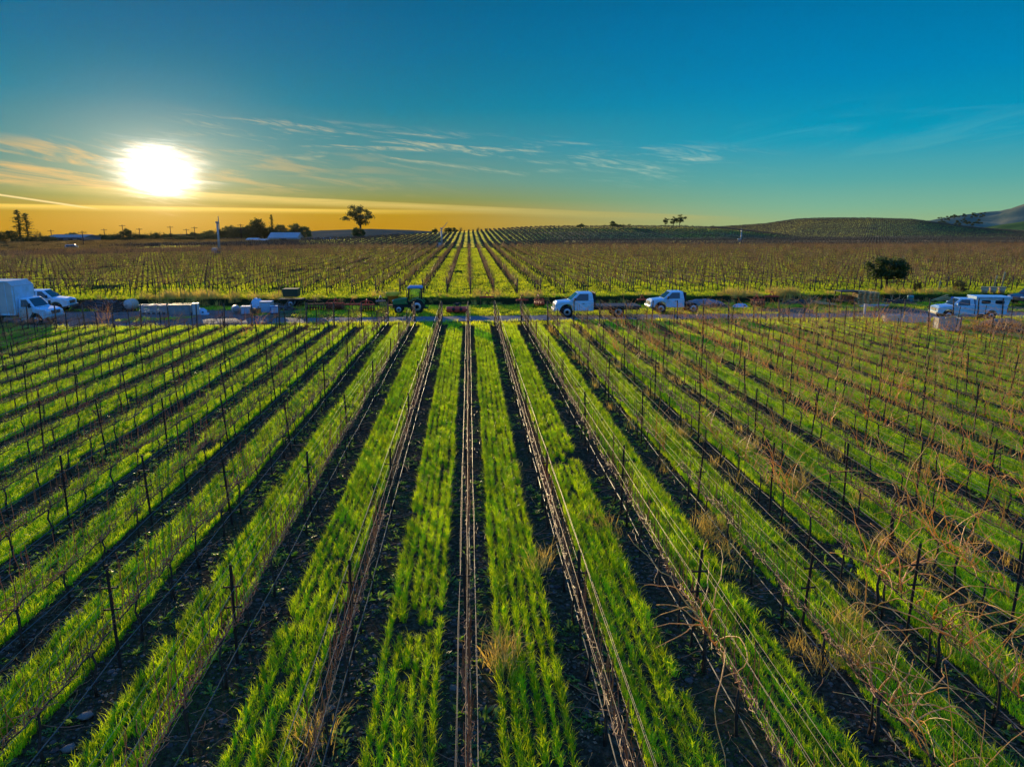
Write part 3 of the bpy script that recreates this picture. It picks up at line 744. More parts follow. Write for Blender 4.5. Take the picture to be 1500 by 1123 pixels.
for k in range(-24, 32):
    x = C0 + k * ROW
    if not (x > -.70 * 57 - 2 and x < .90 * 57): continue
    t = thing('trellis_row', 'wire trellis on steel posts, near block, ' + rowname(k, 'row'), 'trellis', (x, 0, 0), 0, 'trellis rows of the near block')
    ws, hose = WIRES[k % 3]
    for wm in ws: obj('wire', wm, t)
    obj('drip_hose', hose, t)
    for y in POST_Y:
        if y > 8 and not in_view(np.array(x), np.array(y), 3): continue
        p = obj('post', post_me, t, (random.uniform(-.02, .02), y, random.uniform(-.05, .03)))
        p.rotation_euler = (random.gauss(0, .035), random.gauss(0, .035), random.uniform(-.2, .2))
        if y < 32:
            for z in (1.18, 1.58): obj('cross_arm', arm_me, p, (0, 0, z))
    e = obj('end_post', endpost_me, t, (0, Y_END, 0)); e.rotation_euler = (random.uniform(-.14, -.06), random.gauss(0, .02), 0)

def vine_meshes(seed, wild):
    r = random.Random(seed); g = lambda s: r.gauss(0, s)
    tr = MB(); H = r.uniform(.76, .84)
    base = [np.array([g(.01), g(.02), -.05]), np.array([g(.02), g(.03), H * .35]), np.array([g(.02), g(.03), H * .75]), np.array([0, 0, H])]
    tr.tube(base, [.027, .022, .019, .02], 6)
    arms = []
    for s in (-1, 1):
        a = [np.array([0, 0, H])]
        for i in range(5): a.append(np.array([g(.012), s * (.12 + i * .155), H + .03 + g(.012)]))
        tr.tube(a, np.linspace(.018, .010, 6), 5); arms.append(a)
    st = MB(); st.cyl((.025, .03, -.05), (.025 + g(.02), .03 + g(.02), 1.22), .006, n=5)
    cn = MB()
    if not wild:
        for s, a in zip((-1, 1), arms):
            for i in range(1, 6):
                p = [a[i]]; L = r.choice((r.uniform(.15, .4), r.uniform(.5, 1.05), r.uniform(.6, 1.1)))
                n = 5; dy = g(.10); dx = g(.035)
                for j in range(1, n + 1):
                    p.append(p[0] + np.array([dx * j / n + g(.012), dy * j / n + g(.02), L * j / n]))
                cn.tube(p, np.linspace(.0085, .0045, n + 1), 4)
        for s in (-1, 1):      # last year's canes tied down along the fruiting wire
            for q in range(4):
                p = [np.array([g(.03), -s * .1, H + .02])]
                for j in range(1, 8): p.append(np.array([g(.045), s * j * .125, H + .03 + .06 * q + g(.035)]))
                cn.tube(p, np.linspace(.0085, .005, 8), 4)
    else:
        for s, a in zip((-1, 1), arms):
            for i in range(1, 6):
                for q in range(r.choice((1, 1, 2))):
                    L = r.uniform(.8, 1.8); n = 7
                    d = np.array([g(.25), g(.28), 1.0]); d /= np.linalg.norm(d); p = [a[i]]
                    bend = np.array([g(.10), g(.12), -r.uniform(.0, .16)])
                    for j in range(n):
                        d = d + bend * r.uniform(.4, 1.4) + np.array([g(.05), g(.05), 0]); d /= np.linalg.norm(d)
                        p.append(p[-1] + d * L / n)
                    cn.tube(p, np.linspace(.009, .004, n + 1), 4)
                    if r.random() < .4:
                        d2 = np.array([g(.6), g(.6), .5]); d2 /= np.linalg.norm(d2); b = p[3]
                        cn.tube([b, b + d2 * .12, b + d2 * .22 + np.array([0, 0, .05]), b + d2 * .3 + np.array([g(.05), g(.05), .03])], [.004, .0035, .003, .0025], 4)
    return tr, st, cn
def merged(ms, mats, name):
    mb = MB()
    for i, q in enumerate(ms):
        mb.add(q.v, q.f, i)
    return mb.mesh(name, mats)
VAR_T = []; VAR_W = []
for i in range(8):
    a = vine_meshes(200 + i, False); b = vine_meshes(300 + i, True)
    VAR_T.append((a[0].mesh('trunk', m_bark), a[1].mesh('stake', m_steel), a[2].mesh('cane', m_cane), merged(a, [m_bark, m_steel, m_cane], 'grapevine')))
    VAR_W.append((b[0].mesh('trunk', m_bark), b[1].mesh('stake', m_steel), b[2].mesh('cane', m_gold), merged(b, [m_bark, m_steel, m_gold], 'grapevine')))
spots = []
for k in range(-24, 32):
    x = C0 + k * ROW
    for i in range(-1, 32):
        y = 5.4 + .775 + 1.55 * i + random.uniform(-.1, .1)
        if y > Y_END - .4 or y < 5 or not bool(in_view(np.array(x), np.array(y), 1.5)): continue
        wild_p = np.clip((x - 4.0 - .06 * (y - 10)) / 9.0, 0, .9) + (.03 if x < 3 and y > 22 else 0)
        if random.random() < .05 or (x > 31 and y > 47.5): continue
        spots.append((y + abs(x) * .3, x, y, k, random.random() < wild_p))
spots.sort()
stuff_t, stuff_w = [], []
for n, (_, x, y, k, wild) in enumerate(spots):
    rz = random.choice((0, math.pi)) + random.gauss(0, .05); sc = random.uniform(.9, 1.12)
    if n < 300:
        me = random.choice(VAR_W if wild else VAR_T)
        lb = ('vine with arching golden canes, near block, ' if wild else 'pruned vine with short brown canes, near block, ') + rowname(k, 'row')
        t = thing('grapevine', lb, 'vine', (x, y, 0), rz, 'leafless vines of the near block'); t.scale = (sc, 1, sc)
        obj('trunk', me[0], t); obj('stake', me[1], t); obj('cane', me[2], t)
    else:
        (stuff_w if wild else stuff_t).append((x, y, 0.0))
for nm, P, VV, lb in (('pruned_vines', stuff_t, VAR_T, 'pruned brown vines farther up the near block'), ('unpruned_vines', stuff_w, VAR_W, 'unpruned golden vines farther up the near block')):
    scatter(nm, P, [q[3] for q in VV], rng.uniform(.9, 1.15, len(P)), rng.choice([0, math.pi], len(P)) + rng.normal(0, .05, len(P)), label=lb, cat='vines')
# withered weeds standing along the rows
seedh = [blade_mesh('withered_weed', m_dry, 26, lambda r, n: r.normal(0, .10, n), lambda r, n: r.normal(0, .10, n), (.2, .6), .010, (.3, 1.1), 240 + i) for i in range(4)]
sw = []
for (px, py) in [(1045, 770), (1055, 800), (1030, 790), (880, 770), (745, 960), (725, 975), (1225, 900), (1240, 970), (1180, 950), (1265, 740), (1320, 820), (1120, 700), (1000, 640), (1090, 660), (1170, 720), (1350, 700), (1270, 960), (1450, 990), (790, 830), (455, 1070)]:
    x, y = at(px, py)
    for _ in range(4): sw.append((x + rng.normal(0, .15), y + rng.normal(0, .3), 0))
Xr = rng.uniform(6, 40, 420); Yr = rng.uniform(12, 54, 420)
Xr = C0 + np.round((Xr - C0) / ROW) * ROW + rng.normal(0, .15, 420)
for a, b in zip(Xr, Yr):
    if in_view(np.array(a), np.array(b), 0): sw.append((a, b, 0))
scatter('withered_weeds', sw, seedh, rng.uniform(.6, 1.5, len(sw)), tilt=.1, label='withered pale weeds standing along the near vine rows', cat='weeds')
# the tangle of long unpruned canes at the lower right
mb = MB(); rr = random.Random(5)
def cane_path(p0, d, L, n, bend, sd):
    r2 = random.Random(sd); p = [np.array(p0, float)]; d = np.array(d, float)
    for i in range(n):
        d = d / np.linalg.norm(d) + np.array(bend) + np.array([r2.gauss(0, .22), r2.gauss(0, .22), r2.gauss(0, .16)]); d /= np.linalg.norm(d); p.append(p[-1] + d * L / n)
    return p
for i, (px, py, lb) in enumerate([(1335, 1085, 'golden vine with the longest arching canes, at the lower right corner'), (1440, 980, 'tangled golden vine reaching over the wires beside the lower right corner'), (1215, 900, 'golden vine throwing two tall looping canes above the wires'), (1480, 1120, 'golden vine with canes bowed sideways at the bottom right edge'), (1065, 985, 'golden vine with knotted canes in the dark strip right of the centre'), (1400, 870, 'golden vine with spreading canes above the lower right tangle'), (1290, 800, 'golden vine with upright wavy canes high on the right')]):
    x, y = at(px, py); k = round((x - C0) / ROW); x = C0 + k * ROW
    t = thing('grapevine', lb, 'vine', (x, y, 0), 0, 'leafless vines of the near block')
    tr = MB(); tr.tube([(0, 0, -.05), (.02, .01, .3), (-.01, .03, .6), (0, 0, .85)], [.035, .03, .026, .028], 7); tr.build('trunk', m_bark, t)
    cn = MB()
    for j in range(13):
        a = rr.uniform(0, 6.28)
        if i in (0, 3): a = rr.gauss(.1, .6)
        cn.tube(cane_path((0, rr.uniform(-.75, .75), .86), (math.cos(a) * rr.uniform(.2, 1.0), math.sin(a) * rr.uniform(.2, 1.0), rr.uniform(.3, 1.4)), rr.uniform(.9, 2.7), 12, (math.cos(a) * .03, math.sin(a) * .03, -rr.uniform(.03, .16)), i * 50 + j), np.linspace(.014, .005, 13), 5)
    cn.build('cane', m_gold, t)

# ------------------------------------------------------------------ the far block beyond the road
m_fcane = mat('old_vine_cane', (0.38, 0.20, 0.055), 0.55, var=0.4, scale=20, rnd=0.35, spec=0.35, trans=(.25, .135, .016))
def old_vine(seed):
    r = random.Random(seed); g = lambda s: r.gauss(0, s); tr = MB(); H = r.uniform(.72, .9)
    tr.tube([(g(.02), g(.03), -.05), (g(.04), g(.05), H * .4), (g(.03), g(.05), H * .8), (0, 0, H)], [.06, .045, .042, .055], 6)
    cn = MB()
    for s in (-1, 1):
        a = [(0, 0, H)] + [(g(.03), s * (.15 + .17 * i), H + .04 + g(.03)) for i in range(4)]
        tr.tube(a, np.linspace(.04, .022, 5), 5)
        for i in range(1, 5):
            for q in range(r.choice((1, 1, 2))):
                L = r.uniform(.5, 1.25); p = [np.array(a[i])]; d = np.array([g(.34), g(.30), 1.0])
                for j in range(4):
                    d = d / np.linalg.norm(d) + np.array([g(.12), g(.12), 0]); p.append(p[-1] + d * L / 4)
                cn.tube(p, np.linspace(.014, .006, 5), 3)
    return merged((tr, cn), [m_bark, m_fcane], 'old_grapevine')
OLD = [old_vine(400 + i) for i in range(8)]
fpost_me = post_mesh(1.75); fend_me = post_mesh(1.7, True)
fw = [wire_mesh(0, z, .006, .02, m_wire, 70 + i, 74, 217, 7.15).mesh('wire', m_wire) for i, z in enumerate((.85, 1.35))]
fspots = []
KC = round(.35 / FROW)
for k in range(-62, 80):
    x = .12 + k * FROW
    y1 = float(yend(np.array(x)))
    y0 = 74.0
    if x > .90 * y1 + 2 or x < -.70 * y1 - 2: continue
    t = thing('trellis_row', 'post and wire row behind the road, far block, ' + rowname(k, 'row'), 'trellis', (x, 0, BANKZ - .02), 0, 'trellis rows of the far block')
    for q in fw: obj('wire', q, t, (0, 0, 0), 0, (1, y1 / 217 if y1 < 217 else 1, 1))
    if in_view(np.array(x), np.array(y0), 3):
        e = obj('end_post', fend_me, t, (0, y0, 0)); e.rotation_euler = (random.uniform(-.03, .08), random.gauss(0, .03), 0)
    for y in np.arange(y0 + 7.15, y1, 7.15):
        if y < 130 and in_view(np.array(x), y, 1): obj('post', fpost_me, t, (random.gauss(0, .02), y, random.uniform(-.1, .05)))
    for y in np.arange(y0 + 1.0, y1, 1.43):
        if in_view(np.array(x), y, 1.5) and random.random() > .05: fspots.append((y + .15 * abs(x), x, y + random.gauss(0, .08), k))
fspots.sort(); rest = []
for n, (_, x, y, k) in enumerate(fspots):
    if n < 300:
        o = obj('old_grapevine', random.choice(OLD), None, (x, y, float(ground_z(x, y))), random.choice((0, math.pi)) + random.gauss(0, .1), random.uniform(.88, 1.15))
        tag(o, 'old vine with thick dark trunk, far block, ' + rowname(k, 'row'), 'vine', 'old vines at the front of the far block')
    else: rest.append((x, y, float(ground_z(x, y))))
scatter('far_block_vines', rest, OLD, rng.uniform(.88, 1.18, len(rest)), rng.choice([0, math.pi], len(rest)) + rng.normal(0, .1, len(rest)), label='brown leafless vines filling the far block', cat='vines')

# ------------------------------------------------------------------ rows on the slopes beyond
def low_vine(seed):
    r = random.Random(seed); mb = MB()
    mb.box((0, 0, .4), (.07, .07, .9))
    for i in range(13):
        y = r.uniform(-1.0, 1.0); x = r.gauss(0, .1); h = r.uniform(.45, .9); w_ = r.uniform(.04, .08)
        mb.add([(x - w_, y, .75), (x + w_, y + .05, .75), (x + r.gauss(0, .15), y + r.gauss(0, .2), .75 + h)], [(0, 1, 2)])
    mb.box((0, 0, .82), (.06, 2.1, .06)); mb.box((0, .9, .75), (.06, .06, 1.6), 1)
    return mb.mesh('slope_vine', [m_slope, m_stake])
m_slope = mat('slope_vine_cane', (0.12, 0.07, 0.038), 0.8, var=0.4, scale=5, rnd=0.3)
m_stake = mat('pale_grape_stake', (0.24, 0.21, 0.13), 0.7, var=0.3, scale=4)
LOW = [low_vine(500 + i) for i in range(5)]
Xs, Ys = np.meshgrid(.12 + np.arange(-60, 210) * FROW, np.arange(223, 560, 2.1))
Xs = Xs.ravel() + rng.normal(0, .06, Xs.size); Ys = Ys.ravel() + rng.normal(0, .15, Ys.size)
u = Xs / Ys
yc = np.where(u < slope_u(1040), np.interp(u, RIDGE.u, RIDGE.yc), np.interp(u, KNOLL.u, KNOLL.yc)) + 12
keep = in_view(Xs, Ys, 4) & (Ys < yc) & (Xs > -112 + (Ys - 219) * .55 ) & ~((Xs > 35) & (Ys > 262) & (Ys < 274)) & (rng.uniform(0, 1, Xs.size) > .04)
sp = np.stack([Xs, Ys, terrain_z(Xs, Ys)], -1)[keep]
scatter('hillside_vines', sp, LOW, rng.uniform(.7, 1.0, len(sp)), np.zeros(len(sp)), label='rows of leafless vines climbing the slopes beyond the far block', cat='vines')
# ------------------------------------------------------------------ trees
m_leaf = mat('dark_foliage', (0.035, 0.055, 0.014), 0.6, var=0.5, scale=1.5, trans=(0.035, 0.05, 0.008), rnd=0.0, spec=0.2)
m_leaf2 = mat('olive_foliage', (0.055, 0.065, 0.022), 0.6, var=0.5, scale=1.5, trans=(0.05, 0.055, 0.01), spec=0.2)
m_leaf3 = mat('scrub_foliage', (0.075, 0.065, 0.022), 0.7, var=0.5, scale=1.5, trans=(0.06, 0.05, 0.01), spec=0.2)
m_trunk = mat('tree_bark', (0.07, 0.05, 0.035), 0.9, var=0.4, scale=3, bump=0.4)
def leaf_quads(C, s, seed, flat=0.0):
    r = np.random.default_rng(seed); n = len(C)
    a = r.normal(0, 1, (n, 3)); a /= np.linalg.norm(a, axis=1)[:, None]
    b = r.normal(0, 1, (n, 3)); b[:, 2] *= (1 - flat); b -= a * (a * b).sum(1)[:, None]; b /= np.linalg.norm(b, axis=1)[:, None]
    ss = s * r.uniform(.6, 1.4, n)[:, None]
    V = np.stack([C - a * ss, C - b * ss * .45, C + a * ss, C + b * ss * .45], 1).reshape(-1, 3)
    return V, np.arange(n * 4), np.full(n, 4)
TREES = {}
def tree_meshes(kind, v):
    """unit tree: height 1, and crown about as wide as the kind wants; scaled when placed"""
    key = (kind, v)
    if key in TREES: return TREES[key]
    seed = hash(kind) % 1 + sum(map(ord, kind)) * 7 + v * 101
    r = np.random.default_rng(seed); tr = MB(); C = []
    lm = m_leaf; ls = .03
    if kind in ('oak', 'shade', 'bush', 'dome'):
        zc, rx, rz_ = {'oak': (.58, .52, .42), 'shade': (.65, .52, .36), 'bush': (.5, .6, .5), 'dome': (.46, .58, .50)}[kind]
        if kind != 'bush': tr.tube([(0, 0, -.02), (.01, 0, .15), (.02, .01, .3), (.02, 0, .5)], [.05, .042, .036, .025], 8)
        nclump = 46
        for i in range(nclump):
            d = r.normal(0, 1, 3); d /= np.linalg.norm(d); rad = r.uniform(.3, 1.0) ** .6 * (1.0 if i % 4 else 1.14)
            if kind != 'bush' and d[2] < -.55: d[2] *= .5
            c = np.array([d[0] * rx * rad, d[1] * rx * rad, zc + d[2] * rz_ * rad])
            if kind == 'bush': c[2] = max(c[2], .12)
            if i % 3 == 0 and kind != 'bush':
                tr.tube([(.02, 0, .3 + .1 * r.random()), (c * np.array([.5, .5, 1]) + np.array([0, 0, -.1])), c], [.02, .012, .005], 5)
            C.append(c + r.normal(0, 1, (150 if kind in ('shade', 'dome') else 110, 3)) * np.array([.075, .075, .055]))
        ls = .034; lm = m_leaf if kind != 'bush' else m_leaf3
    elif kind == 'euc':
        tr.tube([(0, 0, -.02), (.01, 0, .2), (-.01, .01, .45), (.02, 0, .7)], [.035, .028, .022, .012], 8)
        tips = []
        for i in range(15):
            a = r.uniform(0, 6.28); z0 = r.uniform(.3, .62); L = r.uniform(.2, .5); up = r.uniform(.3, 1.1)
            d = np.array([math.cos(a), math.sin(a), up]); d /= np.linalg.norm(d); p0 = np.array([0, 0, z0])
            p1 = p0 + d * L * .5 + np.array([0, 0, .03]); p2 = p0 + d * L
            p2[2] = min(p2[2], .96)
            tr.tube([p0, p1, p2], [.014, .009, .004], 5); tips += [p2, p2 + r.normal(0, .045, 3), p1 + d * L * .3 + r.normal(0, .03, 3)]
        tips += [np.array([.02, 0, .9]), np.array([-.06, .02, .94]), np.array([.1, 0, .9])]
        for c in tips: C.append(c + r.normal(0, 1, (70, 3)) * np.array([.042, .042, .03]))
        ls = .023; lm = m_leaf2
    elif kind == 'conifer':
        tr.tube([(0, 0, -.02), (0, 0, .5), (0, 0, 1.0)], [.02, .013, .002], 7)
        for i in range(86):
            z = .16 + .83 * (i / 86) ** .9; L = (.19 * (1 - z) ** .7 + .025) * r.uniform(.3, 1.35); a = r.uniform(0, 6.28)
            d = np.array([math.cos(a), math.sin(a), -.12])
            tr.tube([(0, 0, z), (d[0] * L, d[1] * L, z + d[2] * L)], [.004, .0015], 4)
            t = r.uniform(.15, 1, (26, 1)); C.append(np.array([0, 0, z]) + t * d * L + r.normal(0, 1, (26, 3)) * np.array([.014, .014, .009]))
        ls = .0125
    elif kind == 'wispy':
        tr.tube([(0, 0, -.02), (.01, 0, .3), (.03, .01, .6)], [.022, .016, .008], 6)
        for i in range(40):
            a = r.uniform(0, 6.28); z0 = r.uniform(.15, .6); L = r.uniform(.2, .48); d = np.array([math.cos(a) * .8, math.sin(a) * .8, r.uniform(.4, 1.3)]); d /= np.linalg.norm(d)
            p = [np.array([.01, 0, z0])]
            for j in range(3): d = d + r.normal(0, .2, 3); d /= np.linalg.norm(d); p.append(p[-1] + d * L / 3)
            tr.tube(p, [.007, .005, .003, .002], 4)
            C.append(p[-1] + r.normal(0, 1, (13, 3)) * .04); C.append(p[-2] + r.normal(0, 1, (9, 3)) * .05)
        ls = .024; lm = m_leaf3
    elif kind == 'palm':
        tr.tube([(0, 0, -.02), (.02, 0, .5), (.03, 0, .8)], [.03, .024, .022], 7)
        for i in range(26):
            a = r.uniform(0, 6.28); up = r.uniform(-.3, .9)
            for t in np.linspace(.1, 1, 12):
                c = np.array([.03 + math.cos(a) * t * .3, math.sin(a) * t * .3, .8 + up * t * .25 - .22 * t * t]); C.append(c + r.normal(0, .012, (4, 3)))
        ls = .03
    C = np.concatenate(C)
    zmin = .02; C = C[C[:, 2] > zmin]
    V, ff, sz = leaf_quads(C, ls, seed + 1)
    TREES[key] = (tr.mesh('trunk', m_trunk), np_mesh('crown', V, ff, sz, lm))
    return TREES[key]
def ztop(px, py, Y):
    v = ray(px, py); return CAM_H + v[2] / v[1] * Y
def plant(kind, px, top, Y, label, cat='tree', wide=1.0, v=0, name=None, group=None, leaf=None):
    X = on_y(px, Y); z0 = float(terrain_z(np.array([X]), np.array([Y]))[0]); 
    if kind == 'bush' or Y > 240: z0 -= .15
    h = max(.5, ztop(px, top, Y) - z0)
    tm, cm = tree_meshes(kind, v)
    rot = (px * 1.7) % 6.28
    t = thing(name or {'oak': 'oak_tree', 'shade': 'shade_tree', 'bush': 'bush', 'euc': 'eucalyptus_tree', 'conifer': 'conifer_tree', 'wispy': 'bare_tree', 'dome': 'oak_tree', 'palm': 'palm_tree'}[kind], label, cat, (X, Y, z0), rot, group)
    t.scale = (h * wide, h * wide, h)
    if kind != 'bush': obj('trunk', tm, t)
    c = obj('crown' if kind != 'bush' else 'foliage', cm, t)
    return t
# by the road
plant('shade', 1301, 378, 74.5, 'round dark evergreen tree standing at the edge of the far block', wide=.98, v=1)
plant('bush', 1408, 410, 73.0, 'dark rounded bush behind the pickup with the camper shell', 'bush', .85, 1)
plant('bush', 1346, 413, 73.5, 'thin grey green shrub between the round dark tree and the dark bush', 'bush', .6, 2)
plant('bush', 1283, 423, 74.0, 'low shrub at the foot of the round dark tree', 'bush', .7, 3)
# landmark trees
plant('euc', 531, 301, 330.0, 'tall open crowned eucalyptus alone against the golden sky', wide=1.12, v=2)
plant('dome', 528, 333, 322.0, 'dark round tree below the tall eucalyptus', wide=1.0, v=1)
plant('conifer', 38, 307, 315.0, 'taller of the twin conifers at the far left', wide=1.6, v=0, group='twin conifers')
plant('conifer', 49, 312, 318.0, 'shorter of the twin conifers at the far left', wide=1.6, v=1, group='twin conifers')
plant('conifer', 403, 314, 372.0, 'thin conifer poking above the dark trees beside the white greenhouse', wide=.9, v=2)
plant('dome', 381, 320, 368.0, 'big dark dome shaped tree left of the thin conifer', wide=.95, v=2)
plant('dome', 413, 329, 372.0, 'dark round tree right of the thin conifer above the white greenhouse', wide=1.15, v=3)
plant('dome', 442, 327, 352.0, 'broad dark dome tree at the right end of the white greenhouse', wide=1.25, v=4)
for i, (px, top, Y, wd, kd) in enumerate([(361, 330, 366, 1.3, 'dome'), (346, 330, 372, 1.1, 'oak'), (336, 334, 360, 1.3, 'dome'), (326, 332, 366, 1.0, 'wispy'), (316, 337, 362, 1.6, 'dome'), (303, 341, 368, 1.6, 'dome'), (391, 330, 374, 1.2, 'dome'), (371, 336, 360, 1.4, 'dome')]):
    plant(kd, px, top, Y, 'dark tree in the grove between the white tower and the big dome shaped tree', wide=wd, v=i % 5, group='grove left of the greenhouse')
for i, (px, top, Y, wd, kd) in enumerate([(3, 336, 300, 1.0, 'dome'), (11, 343, 305, 1.2, 'bush'), (25, 336, 300, .75, 'oak'), (33, 345, 300, 1.5, 'dome'), (60, 339, 306, .8, 'wispy'), (66, 337, 310, .8, 'wispy'), (72, 345, 300, 1.5, 'dome'), (82, 346, 304, 1.6, 'dome'), (52, 346, 300, 1.6, 'dome'), (43, 347, 298, 1.6, 'dome')]):
    plant(kd, px, top, Y, 'small dark tree in the low line at the foot of the twin conifers', wide=wd, v=(i + 1) % 5, group='trees round the twin conifers')
for i, (px, top, Y, wd, kd) in enumerate([(148, 345, 330, 1.4, 'dome'), (157, 341, 340, .9, 'wispy'), (170, 343, 345, 1.2, 'dome'), (175, 340, 350, .8, 'wispy'), (192, 335, 345, .8, 'oak'), (199, 337, 344, .8, 'wispy'), (207, 338, 350, .9, 'wispy'), (220, 340, 356, .9, 'wispy'), (228, 338, 350, .8, 'wispy'), (238, 337, 352, .9, 'wispy'), (246, 342, 350, .9, 'oak'), (258, 342, 345, 1.4, 'dome'), (266, 345, 345, 1.4, 'dome'), (283, 347, 346, 1.8, 'dome'), (292, 343, 362, 1.0, 'oak'), (140, 346, 335, 1.1, 'wispy'), (118, 351, 300, 1.5, 'bush')]):
    plant(kd, px, top, Y, 'small backlit tree in the line along the horizon below the sun', wide=wd, v=i % 5, group='trees along the horizon below the sun')
for i, px in enumerate(np.arange(92, 322, 7.5)):
    plant('dome', px + random.uniform(-3, 3), 344.6 + random.uniform(-2.2, 2.2), random.uniform(325, 346), 'low dark bush in the hedge line along the horizon at the left', 'bush', random.uniform(1.3, 2.2), i % 5, 'hedge_bush', 'hedge bushes along the horizon')
for i, px in enumerate([97, 112, 134, 152, 164, 181, 203, 214, 225, 233, 243, 252, 271, 288, 297, 309, 320]):
    plant(('wispy', 'oak', 'wispy', 'dome')[i % 4], px, 341.5 + random.uniform(-2.5, 3.0), random.uniform(335, 350), 'small backlit tree in the line along the horizon below the sun', wide=random.uniform(.9, 1.4), v=(i * 3) % 5, group='trees along the horizon below the sun')
# on the ridges
for i, (px, top, wd, kd, v, lb) in enumerate([(638, 335, 1.0, 'oak', 0, 'small round tree on the slope beside the middle wind machine'), (658, 333, 1.3, 'oak', 1, 'wider of the two dark trees on the crest right of the middle wind machine'), (667, 334, 1.2, 'oak', 2, 'narrower of the two dark trees on the crest right of the middle wind machine')]):
    plant(kd, px, top, 405.0, lb, wide=wd, v=v)
for i, (px, top) in enumerate([(676, 332), (688, 335), (694, 335), (701, 332), (714, 333), (727, 335), (736, 337)]):
    plant('wispy', px, top, 408.0, 'little bare tree in the row along the crest of the middle slope', wide=.9, v=i % 4, group='bare trees along the crest')
for i, (px, top, wd, kd, lb) in enumerate([(849, 328, 1.6, 'oak', 'low dark tree at the left end of the clump on the ridge'), (884, 328, 1.0, 'wispy', 'bare tree left of the rounded tree on the ridge'), (896, 324.5, 1.25, 'oak', 'rounded dark tree in the middle of the clump on the ridge'), (905, 328.5, 1.6, 'oak', 'low spreading tree right of the rounded one on the ridge'), (911, 327, 1.0, 'wispy', 'bare tree at the right end of the clump on the ridge'), (919, 327.5, 1.5, 'palm', 'small flat topped palm on the ridge')]):
    plant(kd, px, top, 378.0, lb, wide=wd, v=i % 5)
for px, top, wd, lb in [(971, 319, .95, 'smaller eucalyptus at the left of the group on the ridge'), (983, 317, .95, 'middle eucalyptus of the group on the ridge'), (992, 314, 1.05, 'tallest eucalyptus of the group on the ridge')]:
    plant('euc', px, top, 378.0, lb, wide=wd, v={971: 3, 983: 4, 992: 5}[px])
for i, (px, top) in enumerate([(1040, 330.5), (1068, 330), (1130, 326)]):
    plant('oak', px, top, 560.0, 'tiny lone tree on the skyline of the brown hill', wide=1.3, v=i, group='lone trees on the brown hill')
# woodland on the blue range, far off
rp = []
for px in np.arange(1372, 1440, .55):
    u_ = slope_u(px); Y = 2090 + rng.uniform(-330, 10); rp.append((u_ * Y, Y, float(RANGE.z(np.array(u_ * Y), np.array(Y))) - 1))
tmv, cmv = tree_meshes('oak', 3)
scatter('far_woodland', rp, [cmv], rng.uniform(3, 7, len(rp)), label='dark woodland along the top of the far blue range', cat='trees')

# ------------------------------------------------------------------ shared materials for made things
m_white = mat('white_paint_skylight_blue', (0.38, 0.65, 0.84), 0.35, col2=(0.34, 0.50, 0.58), scale=2.5, spec=0.5)  # white paint; the blue of the skylight is put into its colour
m_white_d = mat('dirty_white_paint', (0.54, 0.53, 0.50), 0.5, var=0.22, scale=2.2)
m_panel = mat('grey_white_panel', (0.46, 0.46, 0.45), 0.5, var=0.15, scale=1.5)
m_black = mat('black_rubber', (0.018, 0.018, 0.018), 0.85, var=0.3, scale=9)
m_dark = mat('dark_chassis', (0.03, 0.03, 0.032), 0.7, var=0.3, scale=6)
m_rim = mat('steel_rim', (0.45, 0.45, 0.45), 0.4, 0.6, var=0.3, scale=8)
m_glass = glass('vehicle_glass')
m_chrome = mat('dull_chrome', (0.55, 0.55, 0.56), 0.3, 0.9, var=0.15)
m_lamp = mat('headlamp_lens', (0.75, 0.75, 0.72), 0.15, var=0.1, spec=0.8)
m_tail = mat('tail_lamp_red', (0.45, 0.02, 0.015), 0.25, var=0.1, spec=0.7)
m_red = mat('faded_red_implement', (0.66, 0.065, 0.030), 0.55, var=0.35, scale=6)
m_rust = mat('rusty_iron', (0.26, 0.10, 0.045), 0.85, var=0.45, scale=9)
m_green = mat('tractor_green', (0.02, 0.17, 0.05), 0.4, var=0.2, scale=4, spec=0.5)
m_orange = mat('spreader_orange', (0.80, 0.24, 0.03), 0.5, var=0.2, scale=4)
m_yellow = mat('spreader_yellow', (0.85, 0.48, 0.02), 0.5, var=0.15, scale=4)
m_bluec = mat('tractor_blue_roof', (0.10, 0.24, 0.42), 0.45, var=0.15, scale=3)
m_plastic = mat('white_bin_plastic', (0.44, 0.40, 0.37), 0.5, var=0.2, scale=6)
m_grey = mat('weathered_grey_metal', (0.27, 0.28, 0.28), 0.55, 0.3, var=0.3, scale=3)
m_deck = mat('dark_worn_deck', (0.06, 0.055, 0.055), 0.6, 0.2, var=0.4, scale=3)
m_tarp = mat('blue_tarp', (0.06, 0.12, 0.38), 0.5, var=0.25, scale=6)
m_tarpg = mat('grey_tarp', (0.20, 0.19, 0.20), 0.6, var=0.3, scale=3, bump=0.4)
m_pal = mat('pallet_wood', (0.62, 0.43, 0.20), 0.85, var=0.4, scale=10)
m_lum = mat('yellow_lumber', (0.48, 0.33, 0.13), 0.8, var=0.3, scale=8)
m_teal = mat('teal_barrel_plastic', (0.05, 0.28, 0.28), 0.45, var=0.2)
m_lblue = mat('pale_blue_plastic', (0.28, 0.46, 0.58), 0.45, var=0.15)
m_dgreen = mat('dark_green_steel', (0.035, 0.06, 0.035), 0.6, var=0.3)
m_tan = mat('tan_tub', (0.66, 0.44, 0.26), 0.8, var=0.3, scale=5)

